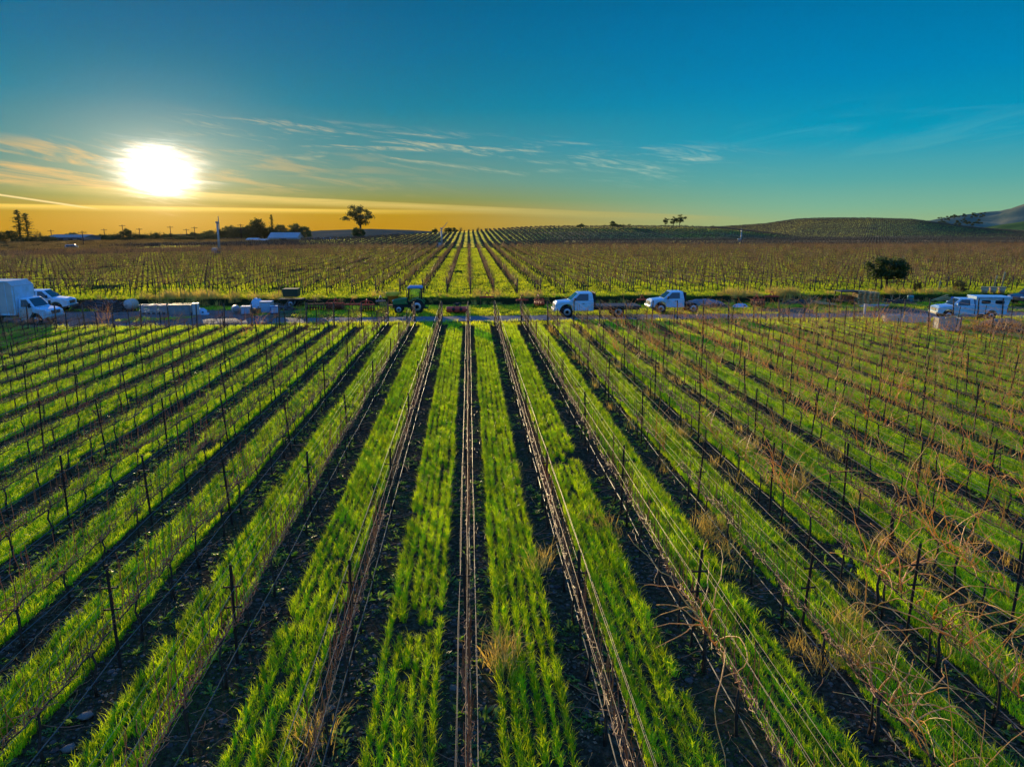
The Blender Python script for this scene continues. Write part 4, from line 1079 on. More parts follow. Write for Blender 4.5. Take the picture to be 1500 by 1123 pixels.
def panel(mb, q, ins, off, mi=0):
    """a thin pane laid on a planar quad, inset and set proud"""
    q = [Vector(p) for p in q]; c = sum(q, Vector()) / 4
    nrm = (q[1] - q[0]).cross(q[3] - q[0]).normalized()
    ix, iy = ins if isinstance(ins, tuple) else (ins, ins)
    def P(u, v):
        return (q[0] * (1 - u) + q[1] * u) * (1 - v) + (q[3] * (1 - u) + q[2] * u) * v
    p = [P(ix, iy), P(1 - ix, iy), P(1 - ix, 1 - iy), P(ix, 1 - iy)]
    mb.hexa([a - nrm * .01 for a in p], [a + nrm * off for a in p], mi)
def wheel(parent, x, y, r, w_=.24, rimr=.6, z=None):
    z = r if z is None else z
    mb = MB(); mb.lathe([(r * .55, -w_ / 2), (r * .93, -w_ / 2), (r, -w_ * .32), (r, w_ * .32), (r * .93, w_ / 2), (r * .55, w_ / 2)], 22, axis='Y')
    o = mb.build('wheel', m_black, parent); o.location = (x, y, z)
    s = 1 if y > 0 else -1
    rb = MB(); rb.lathe([(.02, -w_ * .5), (r * rimr * .5, -w_ * .5), (r * rimr, -w_ * .54), (r * rimr, w_ * .54), (r * rimr * .5, w_ * .5), (.02, w_ * .5)], 18, axis='Y')
    for a in np.arange(6) * math.pi / 3: rb.cyl((math.cos(a) * r * .25, s * w_ * .5, math.sin(a) * r * .25), (math.cos(a) * r * .25, s * w_ * .6, math.sin(a) * r * .25), .018, n=6)
    rb.build('rim', m_rim, o)
    return o
def arch(cx, cz, r, z0, n=9):
    a0 = math.asin(max(-1, min(1, (z0 - cz) / r)))
    return [(cx + r * math.cos(a), cz + r * math.sin(a)) for a in np.linspace(math.pi - a0, a0, n)]

def pickup(label, loc, rz, rear='flat', hood_open=False, extended=False, group=None, lift=.0):
    t = thing('pickup_truck', label, 'truck', loc, rz, group)
    E = .75 if extended else 0.0           # a longer cab
    R0 = .40 + lift; B = -3.25 - E
    z0 = .50 + lift; w = .97
    prof = [(-.02, z0 + .08), (.0, z0 + .3), (-.02, z0 + .52), (-.12, z0 + .66), (-.5, z0 + .74), (-1.25, z0 + .80), (B, z0 + .80), (B, z0)] + arch(-1.02, R0 + .02, R0 + .14, z0)
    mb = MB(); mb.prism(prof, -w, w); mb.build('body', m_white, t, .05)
    # bonnet panel
    hb = MB(); hb.hexa([(-1.22, -.72, 0), (-.16, -.66, -.11), (-.16, .66, -.11), (-1.22, .72, 0)], [(-1.22, -.66, .07), (-.2, -.6, -.04), (-.2, .6, -.04), (-1.22, .66, .07)])
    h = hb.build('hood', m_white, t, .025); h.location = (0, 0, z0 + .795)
    if hood_open:
        h.location = (-1.22, 0, z0 + .8); h.rotation_euler = (0, R(-58), 0)
        h.data.transform(Matrix.Translation((1.22, 0, 0)))
        eb = MB(); eb.box((-.7, 0, z0 + .82), (.7, .8, .1)); eb.box((-.6, .3, z0 + .88), (.3, .2, .1)); eb.build('engine', m_dark, t)
    # cabin
    zb, zt = z0 + .80, z0 + 1.50
    b4 = [(-1.22, -.93, zb), (B, -.95, zb), (B, .95, zb), (-1.22, .93, zb)]
    t4 = [(-1.98, -.73, zt), (B + .12, -.75, zt), (B + .12, .75, zt), (-1.98, .73, zt)]
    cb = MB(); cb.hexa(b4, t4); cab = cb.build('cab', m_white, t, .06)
    def win(q, ins, nm='window'):
        g = MB(); panel(g, q, ins, .012); g.build(nm, m_glass, cab)
    win([b4[3], b4[0], t4[0], t4[3]], (.07, .10), 'windscreen')
    for s in (0, 1):
        yb = -1 if s == 0 else 1
        q0 = [(-1.42, yb * .945, zb + .06), (-2.05, yb * .74, zt - .07)]
        def side(xa, xb):     # between two stations on the cabin flank
            lo = lambda x: (x, yb * .947, zb + .05); hi = lambda x: (x, yb * (.947 - .2 * .87), zt - .09)
            q = [lo(xb[0]), lo(xa[0]), hi(xa[1]), hi(xb[1])] if yb < 0 else [lo(xa[0]), lo(xb[0]), hi(xb[1]), hi(xa[1])]
            win(q, (.03, .03))
        if extended:
            side((-1.5, -2.08), (-2.45, -2.45)); side((-2.56, -2.56), (B + .22, B + .26))
        else:
            side((-1.5, -2.08), (B + .42, B + .42)); 
    win([b4[1], b4[2], t4[2], t4[1]], (.14, .2))
    for s in (-1, 1):
        d = MB(); d.prism([(-1.45, z0 + .06), (-1.45, z0 + .76), (-2.5, z0 + .76), (-2.62, z0 + .06)], s * w - .005, s * w + .012)
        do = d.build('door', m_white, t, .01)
        hn = MB(); hn.box((-2.38, s * (w + .03), z0 + .62), (.16, .03, .035)); hn.build('handle', m_dark, do)
        mr = MB(); mr.box((-1.62, s * 1.12, zb + .16), (.12, .2, .26)); mr.box((-1.6, s * 1.0, zb + .1), (.04, .16, .04)); mr.build('mirror', m_dark if rear != 'canopy' else m_white, t, .02)
        hl = MB(); hl.box((-.03, s * .72, z0 + .43), (.07, .34, .22)); hl.build('headlight', m_lamp, t, .02)
    g = MB(); g.box((-.0, 0, z0 + .42), (.05, 1.05, .26)); 
    for i in range(4): g.box((.03, 0, z0 + .33 + i * .06), (.02, 1.0, .022), 1)
    g.build('grille', [m_dark, m_chrome], t)
    bp = MB(); bp.box((.04, 0, z0 + .08), (.16, 1.9, .22)); bp.build('front_bumper', m_chrome if rear != 'flat' else m_white_d, t, .03)
    for s in (-1, 1): wheel(t, -1.02, s * .84, R0)
    # chassis and rear body
    L = {'flat': 3.9, 'bed': 1.9, 'canopy': 2.75, 'short': 1.2}[rear]
    xe = B - .08 - L; xr = B - .08 - L * .52
    ch = MB(); ch.box(((B + xe) / 2, -.4, z0 + .08), (-xe + B, .09, .16)); ch.box(((B + xe) / 2, .4, z0 + .08), (-xe + B, .09, .16)); ch.box((xr, 0, R0), (.14, 1.4, .14)); ch.build('chassis', m_dark, t)
    if rear == 'flat':
        f = MB(); f.box(((B + xe) / 2 - .05, 0, z0 + .36), (L, 2.25, .10)); 
        for s in (-1, 1): f.box(((B + xe) / 2 - .05, s * 1.12, z0 + .32), (L, .05, .16))
        for i in range(6): f.box((B - .4 - i * .6, 0, z0 + .25), (.08, 2.1, .12))
        f.build('flatbed', m_deck, t, .01)
        hb2 = MB(); hb2.box((B - .12, 0, z0 + .45), (.06, 2.1, .08)); hb2.box((B - .12, 0, z0 + 1.48), (.06, 1.9, .08))
        for y in np.linspace(-.92, .92, 9): hb2.box((B - .12, y, z0 + .96), (.045, .05, 1.0))
        hb2.build('headache_rack', m_dark, t)
        for s in (-1, 1): wheel(t, xr, s * .8, R0, .34)
        tb = MB(); tb.box((xr + 1.25, -.95, z0 + .1), (.7, .45, .38)); tb.build('toolbox', m_dark, t, .02)
    elif rear == 'short':
        f = MB(); f.box((B - .6, 0, z0 + .3), (1.1, 1.9, .12)); f.box((B - .12, 0, z0 + .85), (.08, 1.85, 1.1)); f.build('flatbed', m_dark, t, .01)
        for s in (-1, 1): wheel(t, xr - .2, s * .8, R0, .3)
    else:
        mbb = MB(); bx = B - .06
        pr = [(bx, z0 + .80), (xe, z0 + .80), (xe, z0 + .05)] + arch(xr, R0 + .02, R0 + .12, z0 + .05) + [(bx, z0 + .05)]
        # outline runs along the sill from the tail forward, up over the wheel
        for s in (-1, 1): mbb.prism(pr, s * w - (.06 if s > 0 else 0), s * w + (.06 if s < 0 else 0))
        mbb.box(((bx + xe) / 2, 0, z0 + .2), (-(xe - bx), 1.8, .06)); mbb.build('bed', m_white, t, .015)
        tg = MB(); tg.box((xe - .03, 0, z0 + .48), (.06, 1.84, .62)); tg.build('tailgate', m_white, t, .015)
        for s in (-1, 1):
            tl = MB(); tl.box((xe - .02, s * .93, z0 + .5), (.07, .1, .4)); tl.build('tail_light', m_tail, t)
            wheel(t, xr, s * .84, R0)
        rbp = MB(); rbp.box((xe - .14, 0, z0 + .02), (.16, 1.85, .18)); rbp.build('rear_bumper', m_chrome, t, .02)
        if rear == 'canopy':
            c = MB(); c.hexa([(bx, -.95, z0 + .81), (xe, -.95, z0 + .81), (xe, .95, z0 + .81), (bx, .95, z0 + .81)], [(bx, -.90, z0 + 1.62), (xe - .25, -.90, z0 + 1.62), (xe - .25, .90, z0 + 1.62), (bx, .90, z0 + 1.62)])
            c.box(((bx + xe) / 2 - .12, 0, z0 + 1.56), (-(xe - bx) + .4, 2.02, .05)); c.box(((bx + xe) / 2 - .12, 0, z0 + 1.68), (-(xe - bx) + .34, 1.98, .10))
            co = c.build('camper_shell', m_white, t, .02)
            for s in (-1, 1):
                for xa in (bx - .55, bx - 1.75):
                    gw = MB(); pts_ = []
                    n = 20; 
                    for a in np.arange(n) * 2 * math.pi / n:
                        cx_ = .40 * np.sign(math.cos(a)) * abs(math.cos(a)) ** .45; cz_ = .17 * np.sign(math.sin(a)) * abs(math.sin(a)) ** .45
                        pts_.append((xa - .3 + cx_, z0 + 1.22 + cz_))
                    gw.prism(pts_, s * .925 - .03, s * .925 + .03); gw.build('window', m_glass, co)
            ld = MB()
            for q in (0, .5): ld.box((xe + .75 - q, -1.0, z0 + .45), (.05, .04, .75))
            ld.build('ladder', m_dark, t)
    return t

def box_truck(label, loc, rz):
    t = thing('box_truck', label, 'truck', loc, rz); w = 1.0; z0 = .50
    prof = [(0, .62), (.02, .9), (-.06, 1.10), (-.25, 1.22), (-1.05, 1.36), (-2.25, 1.36), (-2.25, .42)] + arch(-1.0, .42, .52, .45)
    b = MB(); b.prism(prof, -w, w); b.build('body', m_white, t, .06)
    b4 = [(-.98, -.96, 1.36), (-2.25, -.97, 1.36), (-2.25, .97, 1.36), (-.98, .96, 1.36)]; t4 = [(-1.55, -.80, 2.1), (-2.25, -.82, 2.1), (-2.25, .82, 2.1), (-1.55, .80, 2.1)]
    c = MB(); c.hexa(b4, t4); cab = c.build('cab', m_white, t, .06)
    g = MB(); panel(g, [b4[3], b4[0], t4[0], t4[3]], (.06, .1), .012); g.build('windscreen', m_glass, cab)
    for s in (-1, 1):
        lo = lambda x: (x, s * .967, 1.42); hi = lambda x: (x, s * .84, 1.98)
        q = [lo(-2.05), lo(-1.2), hi(-1.62), hi(-2.05)]
        if s > 0: q = [q[1], q[0], q[3], q[2]]
        g = MB(); panel(g, q, .02, .014); g.build('window', m_glass, cab)
        d = MB(); d.prism([(-1.12, .5), (-1.15, 1.34), (-2.15, 1.34), (-2.15, .5)] if False else [(-1.55, .5), (-1.15, 1.0), (-1.15, 1.33), (-2.15, 1.33), (-2.15, .5)], s * w - .005, s * w + .012); do = d.build('door', m_white_d, t, .01)
        h = MB(); h.box((-2.02, s * (w + .03), 1.1), (.14, .03, .04)); h.build('handle', m_dark, do)
        m_ = MB(); m_.box((-1.2, s * 1.22, 1.55), (.1, .2, .34)); m_.box((-1.2, s * 1.08, 1.42), (.03, .24, .03)); m_.build('mirror', m_dark, t, .02)
        hl = MB(); hl.box((.0, s * .74, .98), (.07, .34, .2)); hl.build('headlight', m_lamp, t, .02)
        wheel(t, -1.0, s * .86, .40); wheel(t, -5.3, s * .82, .42, .42)
    gr = MB(); gr.box((.01, 0, .98), (.06, 1.05, .26)); 
    for i in range(4): gr.box((.045, 0, .89 + i * .06), (.02, 1.0, .02), 1)
    gr.build('grille', [m_dark, m_chrome], t)
    bp = MB(); bp.box((.08, 0, .6), (.18, 2.0, .22)); bp.build('front_bumper', m_chrome, t, .04)
    fr = MB()
    for s in (-1, 1): fr.box((-4.6, s * .42, .66), (4.8, .1, .18))
    fr.box((-5.3, 0, .42), (.16, 1.5, .16)); fr.build('chassis', m_dark, t)
    bx = MB(); x0, x1 = -2.3, -7.0
    pr = [(x0, .82), (x0, 3.05), (x0 - .42, 3.42), (x1, 3.42), (x1, .82)]
    bx.prism(pr, -1.2, 1.2); bo = bx.build('cargo_box', m_panel, t, .02)
    tr = MB()
    for s in (-1, 1):
        tr.box(((x0 + x1) / 2 - .1, s * 1.2, 3.39), (-(x1 - x0) - .6, .06, .09)); tr.box(((x0 + x1) / 2, s * 1.2, .86), (-(x1 - x0) - .1, .06, .12))
        tr.box((x0 - .05, s * 1.2, 1.95), (.10, .06, 2.1)); tr.box((x1 + .05, s * 1.2, 2.1), (.1, .06, 2.45))
        for x_ in np.arange(x0 - .6, x1 + .3, -.6): tr.box((x_, s * 1.2, 2.1), (.035, .03, 2.35))
    tr.build('box_trim', m_white, bo)
    cap = MB(); cap.box((x0 + .012, 0, 2.0), (.03, 2.2, 2.0)); cap.build('box_front', m_white, bo, .02)
    return t

gz = lambda x, y: float(ground_z(x, y))
def put(px, py): 
    x, y = at(px, py); return (x, y, gz(x, y))
box_truck('white box truck with a tall cargo box, cut off at the far left', put(84, 474), R(-4))
pickup('white extended cab pickup facing right behind the box truck', put(108, 456), R(6), 'bed', extended=True)
pickup('pale truck with its bonnet propped open, mostly hidden behind the box truck', (put(72, 452)[0], 66.6, 0), R(16), 'bed', hood_open=True)
pickup('white flatbed truck facing left on the road, right of the tractor', put(811, 464), math.pi, 'flat', lift=.10)
pickup('white truck with a dark headboard, facing left, right of the flatbed truck', put(949, 458), math.pi, 'short', lift=.10).scale = (.92,) * 3
pickup('white pickup with camper shell and dark oval windows, at the far right', put(1366, 466), math.pi - R(12), 'canopy', lift=.02).scale = (.86,) * 3

# dark vehicle nose and a lone car far off on the country road
def small_car(name, label, loc, rz, m, sc=1.0):
    t = thing(name, label, 'car', loc, rz); t.scale = (sc,) * 3
    prof = [(0, .4), (.02, .7), (-.15, .82), (-1.1, .95), (-4.2, .98), (-4.35, .8), (-4.35, .35)] + arch(-3.5, .33, .4, .35, 7) + arch(-.85, .33, .4, .35, 7)
    b = MB(); b.prism(prof, -.88, .88); b.build('body', m, t, .05)
    b4 = [(-1.05, -.82, .95), (-4.15, -.82, .97), (-4.15, .82, .97), (-1.05, .82, .95)]; t4 = [(-1.75, -.64, 1.62), (-3.95, -.66, 1.62), (-3.95, .66, 1.62), (-1.75, .64, 1.62)]
    c = MB(); c.hexa(b4, t4); cab = c.build('cab', m, t, .06)
    for q in ([b4[3], b4[0], t4[0], t4[3]], [b4[1], b4[2], t4[2], t4[1]], [b4[0], b4[1], t4[1], t4[0]], [b4[2], b4[3], t4[3], t4[2]]):
        g = MB(); panel(g, q, .1, .012); g.build('window', m_glass, cab)
    for x in (-.85, -3.5):
        for s in (-1, 1): wheel(t, x, s * .8, .33, .2)
    for s in (-1, 1):
        l = MB(); l.box((-.0, s * .62, .72), (.08, .3, .13)); l.build('headlight', m_lamp, t, .02)
        l = MB(); l.box((-4.35, s * .68, .82), (.05, .25, .15)); l.build('tail_light', m_tail, t, .02)
    return t
m_darkpaint = mat('dark_blue_paint', (0.02, 0.03, 0.06), 0.3, var=0.15, spec=0.6)
m_greypaint = mat('grey_paint', (0.2, 0.2, 0.21), 0.35, var=0.15, spec=0.5)
small_car('parked_car', 'dark blue car partly hidden behind the camper shell pickup at the right edge', (on_y(1470, 66) + 1.6, 66.0, 0), math.pi + .15, m_darkpaint, 1.15)
small_car('parked_car', 'small grey car on the country road at the far left', at(122, 367) + (0,), R(20), m_greypaint, 1.1)

# ------------------------------------------------------------------ tractor and spreader
def tractor(label, loc, rz):
    t = thing('tractor', label, 'tractor', loc, rz)
    h = MB(); h.prism([(0, .75), (-.02, 1.10), (-.15, 1.22), (-1.3, 1.36), (-1.35, .78)], -.32, .32); h.build('hood', m_green, t, .05)
    g = MB(); g.box((.01, 0, .95), (.04, .5, .34)); g.build('grille', m_dark, t)
    for s in (-1, 1):
        l = MB(); l.box((.0, s * .2, 1.12), (.06, .14, .09)); l.build('headlight', m_lamp, t)
    ch = MB(); ch.box((-.75, 0, .66), (1.5, .42, .28)); ch.box((-1.9, 0, .7), (1.2, .55, .45)); ch.box((-.55, 0, .45), (.14, 1.1, .12)); ch.build('chassis', m_dark, t, .02)
    b4 = [(-1.32, -.5, 1.0), (-2.55, -.5, 1.0), (-2.55, .5, 1.0), (-1.32, .5, 1.0)]; t4 = [(-1.45, -.56, 2.2), (-2.5, -.56, 2.2), (-2.5, .56, 2.2), (-1.45, .56, 2.2)]
    c = MB()
    for a, b in zip(b4, t4): c.cyl(a, b, .045, n=6)
    for q in (b4, t4):
        for i in range(4): c.cyl(q[i], q[(i + 1) % 4], .045, n=6)
    c.box((-1.95, 0, 1.0), (1.2, .95, .12)); cab = c.build('cab', m_dark, t)
    for q in ([b4[3], b4[0], t4[0], t4[3]], [b4[1], b4[2], t4[2], t4[1]], [b4[0], b4[1], t4[1], t4[0]], [b4[2], b4[3], t4[3], t4[2]]):
        g = MB(); panel(g, q, .05, .005); g.build('window', m_cabglass, cab)
    st = MB(); st.box((-2.15, 0, 1.25), (.45, .45, .14)); st.box((-2.36, 0, 1.55), (.1, .45, .6)); st.build('seat', m_dark, cab, .03)
    sw_ = MB(); sw_.lathe([(.17, -.012), (.19, 0), (.17, .012)], 16, (-1.72, 0, 1.55)); sw_.cyl((-1.5, 0, 1.2), (-1.72, 0, 1.55), .02, n=6); sw_.build('steering_wheel', m_dark, cab)
    r = MB(); r.hexa([(-1.3, -.64, 2.2), (-2.68, -.64, 2.2), (-2.68, .64, 2.2), (-1.3, .64, 2.2)], [(-1.42, -.56, 2.4), (-2.58, -.56, 2.4), (-2.58, .56, 2.4), (-1.42, .56, 2.4)]); r.build('roof', m_bluec, t, .05)
    for s in (-1, 1):
        wheel(t, -2.15, s * .66, .62, .42); wheel(t, -.55, s * .6, .38, .26)
        f = MB(); f.tube([(-1.5, s * .66, 1.05), (-1.75, s * .66, 1.28), (-2.15, s * .66, 1.34), (-2.6, s * .66, 1.22), (-2.8, s * .66, .95)], .03, 5)
        f.prism([(-1.5, 1.02), (-1.75, 1.27), (-2.15, 1.35), (-2.6, 1.22), (-2.8, .92), (-2.76, .9), (-2.57, 1.17), (-2.15, 1.30), (-1.78, 1.23), (-1.55, 1.0)], s * .66 - .2, s * .66 + .2); f.build('fender', m_green, t)
    e = MB(); e.cyl((-1.2, -.26, 1.3), (-1.2, -.26, 2.05), .035, n=8); e.build('exhaust_pipe', m_dark, t)
    hk = MB()
    for s in (-1, 1): hk.cyl((-2.4, s * .3, .5), (-3.1, s * .35, .45), .035, n=6)
    hk.build('hitch_arm', m_dark, t)
    return t
m_cabglass = bpy.data.materials.new('clear_cab_glass'); m_cabglass.use_nodes = True
_t = NT(m_cabglass.node_tree); _tr = _t.n('ShaderNodeBsdfTransparent'); _tr.inputs[0].default_value = (.82, .95, .88, 1); _gl = _t.n('ShaderNodeBsdfGlossy'); _gl.inputs['Roughness'].default_value = .05
_mx = _t.n('ShaderNodeMixShader'); _mx.inputs[0].default_value = .12; _o = _t.n('ShaderNodeOutputMaterial')
_t.t.links.new(_tr.outputs[0], _mx.inputs[1]); _t.t.links.new(_gl.outputs[0], _mx.inputs[2]); _t.t.links.new(_mx.outputs[0], _o.inputs[0])
tractor('green vineyard tractor with a blue cab roof, facing left beside the road', (at(574, 461)[0], 63.4, 0), math.pi)
sp = thing('fertilizer_spreader', 'orange and yellow hopper spreader in front of the green tractor', 'spreader', (at(573, 460)[0], 64.6, 0), 0)
m = MB(); m.lathe([(.18, .75), (.72, 1.42), (.74, 1.46), (.70, 1.46), (.16, .80)], 4, mi=0); ob = m.build('hopper', m_orange, sp); ob.rotation_euler = (0, 0, math.pi / 4)
m = MB(); m.lathe([(.74, 1.44), (.88, 1.70), (.84, 1.70), (.71, 1.47)], 4); ob = m.build('hopper_rim', m_yellow, sp); ob.rotation_euler = (0, 0, math.pi / 4)
m = MB()
for a, b in ((-.5, -.4), (.5, -.4), (.5, .4), (-.5, .4)): m.cyl((a, b, 0.02), (a * .8, b * .8, 1.2), .03, n=6)
m.box((0, 0, .55), (1.1, .9, .07)); m.cyl((0, 0, .3), (0, 0, .8), .08, n=10); m.lathe([(.3, .30), (.3, .34)], 16); m.build('frame', m_rust, sp)

# ------------------------------------------------------------------ implements and clutter along the verge
def disc_harrow(label, loc, rz, n=7, m=m_rust, fr=m_red):
    t = thing('disc_harrow', label, 'harrow', loc, rz, 'farm implements along the verge'); L = n * .24
    f = MB(); f.box((0, .25, .62), (L, .09, .09)); f.box((0, -.25, .62), (L, .09, .09))
    for x in (-L / 2 + .1, 0, L / 2 - .1): f.box((x, 0, .64), (.08, .62, .08))
    f.cyl((-.2, .3, .65), (0, .35, 1.15), .03, n=6); f.cyl((.2, .3, .65), (0, .35, 1.15), .03, n=6); f.cyl((0, .35, 1.15), (0, -.3, .66), .025, n=6)
    f.tube([(-L / 2, 0, .62), (-L / 3, 0, .9), (0, 0, .98), (L / 3, 0, .9), (L / 2, 0, .62)], .025, 6)
    f.build('frame', fr, t)
    for g_, y in (('front', .25), ('rear', -.25)):
        d = MB(); d.cyl((-L / 2, y, .28), (L / 2, y, .28), .025, n=6)
        for i in range(n):
            x = -L / 2 + (i + .5) * L / n; d.lathe([(.04, -.03), (.28, .02), (.28, .03), (.04, -.01)], 16, (x, y, .28), 'X')
        d.build('disc_gang', m, t)
    return t
def mower(label, loc, rz, wd=1.8, m=m_red):
    t = thing('flail_mower', label, 'mower', loc, rz, 'farm implements along the verge')
    b = MB(); b.prism([(-.4, .2), (-.4, .45), (-.2, .62), (.25, .62), (.4, .45), (.4, .2)], -wd / 2, wd / 2); o = b.build('housing', m, t, .03); o.rotation_euler = (0, 0, math.pi / 2)
    a = MB()
    for s in (-1, 1):
        a.tube([(s * .25, -.3, .6), (s * .3, -.1, .85), (s * .1, 0, .98)], .035, 6)
        a.lathe([(.05, -.05), (.14, -.05), (.14, .05), (.05, .05)], 14, (s * .32, -.42, .42), 'Y')
    a.box((0, 0, .8), (.3, .3, .25)); a.build('hitch_arm', m_dark, t)
    r = MB(); r.cyl((-wd / 2 + .05, .42, .14), (wd / 2 - .05, .42, .14), .12, n=14); r.build('roller', m_rust, t)
    return t
def toolbar(label, loc, rz, wd=2.0, m=m_red, h=.75, n=6):
    t = thing('cultivator', label, 'cultivator', loc, rz, 'farm implements along the verge')
    b = MB(); b.box((0, 0, h), (wd, .12, .12)); b.box((0, .35, h), (wd * .8, .1, .1))
    for s in (-1, 1): b.box((s * wd * .3, .17, h), (.08, .4, .08))
    b.cyl((-.25, 0, h), (0, .05, h + .5), .035, n=6); b.cyl((.25, 0, h), (0, .05, h + .5), .035, n=6); b.build('frame', m, t)
    s_ = MB()
    for i in range(n):
        x = -wd / 2 + .12 + i * (wd - .24) / (n - 1); y = .35 * (i % 2)
        s_.tube([(x, y, h), (x, y + .16, h * .75), (x, y + .05, h * .35), (x, y - .12, .02)], .025, 5); s_.box((x, y - .13, .06), (.12, .03, .12))
    s_.build('tine', m_rust, t); return t
V0 = lambda px, Y: (on_y(px, Y), Y, gz(on_y(px, Y), Y))
disc_harrow('rusty disc harrow at the left end of the red implements', V0(459, 65.5), .1, 7, m_rust, m_rust)
disc_harrow('bright red disc harrow with an arched frame, left of the two low ones', V0(488, 66.0), -.1, 7, m_rust, m_red)
toolbar('low red cultivator right of the bright red harrow', V0(514, 64.2), .05, 1.5, m_red, .7, 5)
disc_harrow('low rusty red disc harrow nearest the spreader', V0(535, 64.6), 0, 6, m_rust, m_red)
mower('red flail mower with round gearboxes on the grass right of the tractor', V0(669, 62.6), 0, 1.9)
toolbar('red tool bar on a stand in front of the dark bank', V0(713, 67.5), 0, 1.45, m_red, .95, 2)
toolbar('small red cultivator left of the flatbed truck', V0(765, 67.0), .2, 1.2, m_red, .7, 4)
disc_harrow('red implement beside the front of the flatbed truck', V0(790, 67.6), .2, 4, m_red, m_red)
toolbar('red cultivator in front of the second white truck', V0(942, 65.8), .1, .9, m_red, .8, 3)
disc_harrow('red disc harrow among the clutter right of the second truck', V0(1113, 66.5), .1, 5, m_rust, m_red)
toolbar('red cultivator right of the other red clutter near the dry weeds', V0(1133, 67.5), -.1, 1.4, m_red, .85, 4)
toolbar('pale metal frame implement next to the spreader', V0(556, 65.0), .4, .9, m_grey, .9, 3)

def jitter_mesh(mb, s, seed):
    r = random.Random(seed); mb.v = [(x + r.gauss(0, s), y + r.gauss(0, s), z + abs(r.gauss(0, s))) for x, y, z in mb.v]; return mb
def brush_pile(label, loc, sx, sy, h, m, seed, n=120, name='brush_pile', mix=None):
    t = thing(name, label, 'pile', loc, 0); r = random.Random(seed)
    b = MB(); r2 = np.random.default_rng(seed)
    k = 16
    for i in range(k):
        a0 = i / (k - 1)
    nx_, ny_ = 14, 8; vs = []
    for i in range(nx_):
        for j in range(ny_):
            u_, v_ = i / (nx_ - 1) * 2 - 1, j / (ny_ - 1) * 2 - 1
            e = max(0, 1 - u_ * u_) ** .7 * max(0, 1 - v_ * v_) ** .7
            vs.append((u_ * sx / 2, v_ * sy / 2, h * .75 * e * r.uniform(.75, 1.2) - .02))
    b.add(vs, [(i * ny_ + j, (i + 1) * ny_ + j, (i + 1) * ny_ + j + 1, i * ny_ + j + 1) for i in range(nx_ - 1) for j in range(ny_ - 1)]); b.build('mound', m_moundm, t)
    tw = MB()
    for i in range(n):
        u_ = r.uniform(-1, 1); v_ = r.uniform(-1, 1); e = max(.02, (1 - u_ * u_) * (1 - v_ * v_)); p = np.array([u_ * sx / 2, v_ * sy / 2, h * .6 * e])
        a = r.uniform(0, 6.28); L = r.uniform(.3, .9); d = np.array([math.cos(a), math.sin(a), r.uniform(.1, 1.1)])
        tw.tube([p, p + d * L * .5, p + d * L + np.array([r.gauss(0, .1), r.gauss(0, .1), -.06])], [.02, .015, .008], 4, r.randrange(len(mix)) if mix else 0)
    tw.build('twig', mix or m, t); return t
m_moundm = mat('brush_mound', (0.075, 0.05, 0.035), 0.95, var=0.5, scale=4, bump=0.8)
m_purp = mat('grey_purple_debris', (0.22, 0.17, 0.17), 0.8, var=0.4, scale=5)
m_obrush = mat('orange_dry_brush', (0.42, 0.20, 0.055), 0.75, var=0.35, scale=5)
brush_pile('dark brown brush pile left of the round white tank', V0(141, 68.0), 5.0, 2.2, 1.1, m_cane, 3, 150)
brush_pile('heap of greyish scrap between the brush pile and the white tank', V0(159, 66.0), 2.4, 1.6, 1.25, m_purp, 4, 90, 'scrap_heap', [m_purp, m_grey, m_rust])
brush_pile('heap of orange dry brush at the right edge of the vineyard', (on_y(1484, 49.0), 49.0, 0), 4.2, 2.4, .85, m_obrush, 5, 330, mix=[m_obrush, m_gold, m_cane])
brush_pile('low orange brush in front of the camper shell pickup', (on_y(1436, 50.0), 50.0, 0), 2.6, 1.4, .3, m_obrush, 6, 80, mix=[m_obrush, m_gold])
brush_pile('scattered branches and scrap at the right end of the road', V0(1050, 65.5), 3.0, 1.4, .5, m_gold, 7, 60, 'scrap_heap', [m_gold, m_rust])
brush_pile('rubble and prunings left of the dark cart', V0(1180, 68.0), 5.0, 1.6, .6, m_gold, 8, 90, 'scrap_heap', [m_gold, m_rust, m_pal])
brush_pile('dark scrap at the foot of the bank right of the round tree', V0(1322, 68.0), 3.4, 1.5, .6, m_rust, 9, 70, 'scrap_heap', [m_rust, m_dark, m_pal])
brush_pile('brown scrap with reddish pieces left of the dark green hopper', V0(413, 66.5), 2.0, 1.2, .6, m_rust, 10, 60, 'scrap_heap', [m_rust, m_grey])
# the round white tank
t = thing('water_tank', 'round ribbed white water tank lying in a dark cradle at the left', 'tank', V0(187, 66.3), R(75)); t.scale = (.66,) * 3
m = MB(); m.lathe([(.05, -.92), (.45, -.9), (.66, -.7), (.72, -.4), (.74, 0), (.72, .4), (.66, .7), (.45, .9), (.05, .92)], 24, (0, 0, .92), 'X'); tk = m.build('tank', m_plastic, t)
m = MB()
for x in (-.6, -.3, 0, .3, .6):
    rr_ = .745 if abs(x) < .4 else .70
    m.lathe([(rr_ - .03, -.03), (rr_ + .025, -.02), (rr_ + .025, .02), (rr_ - .03, .03)], 24, (x, 0, .92), 'X')
m.build('rib', m_pal, t)
m = MB()
for x in (-.6, .6): m.box((x, 0, .12), (.12, 1.3, .24)); m.box((x, .5, .35), (.1, .12, .4)); m.box((x, -.5, .35), (.1, .12, .4))
m.build('cradle', m_dark, t)
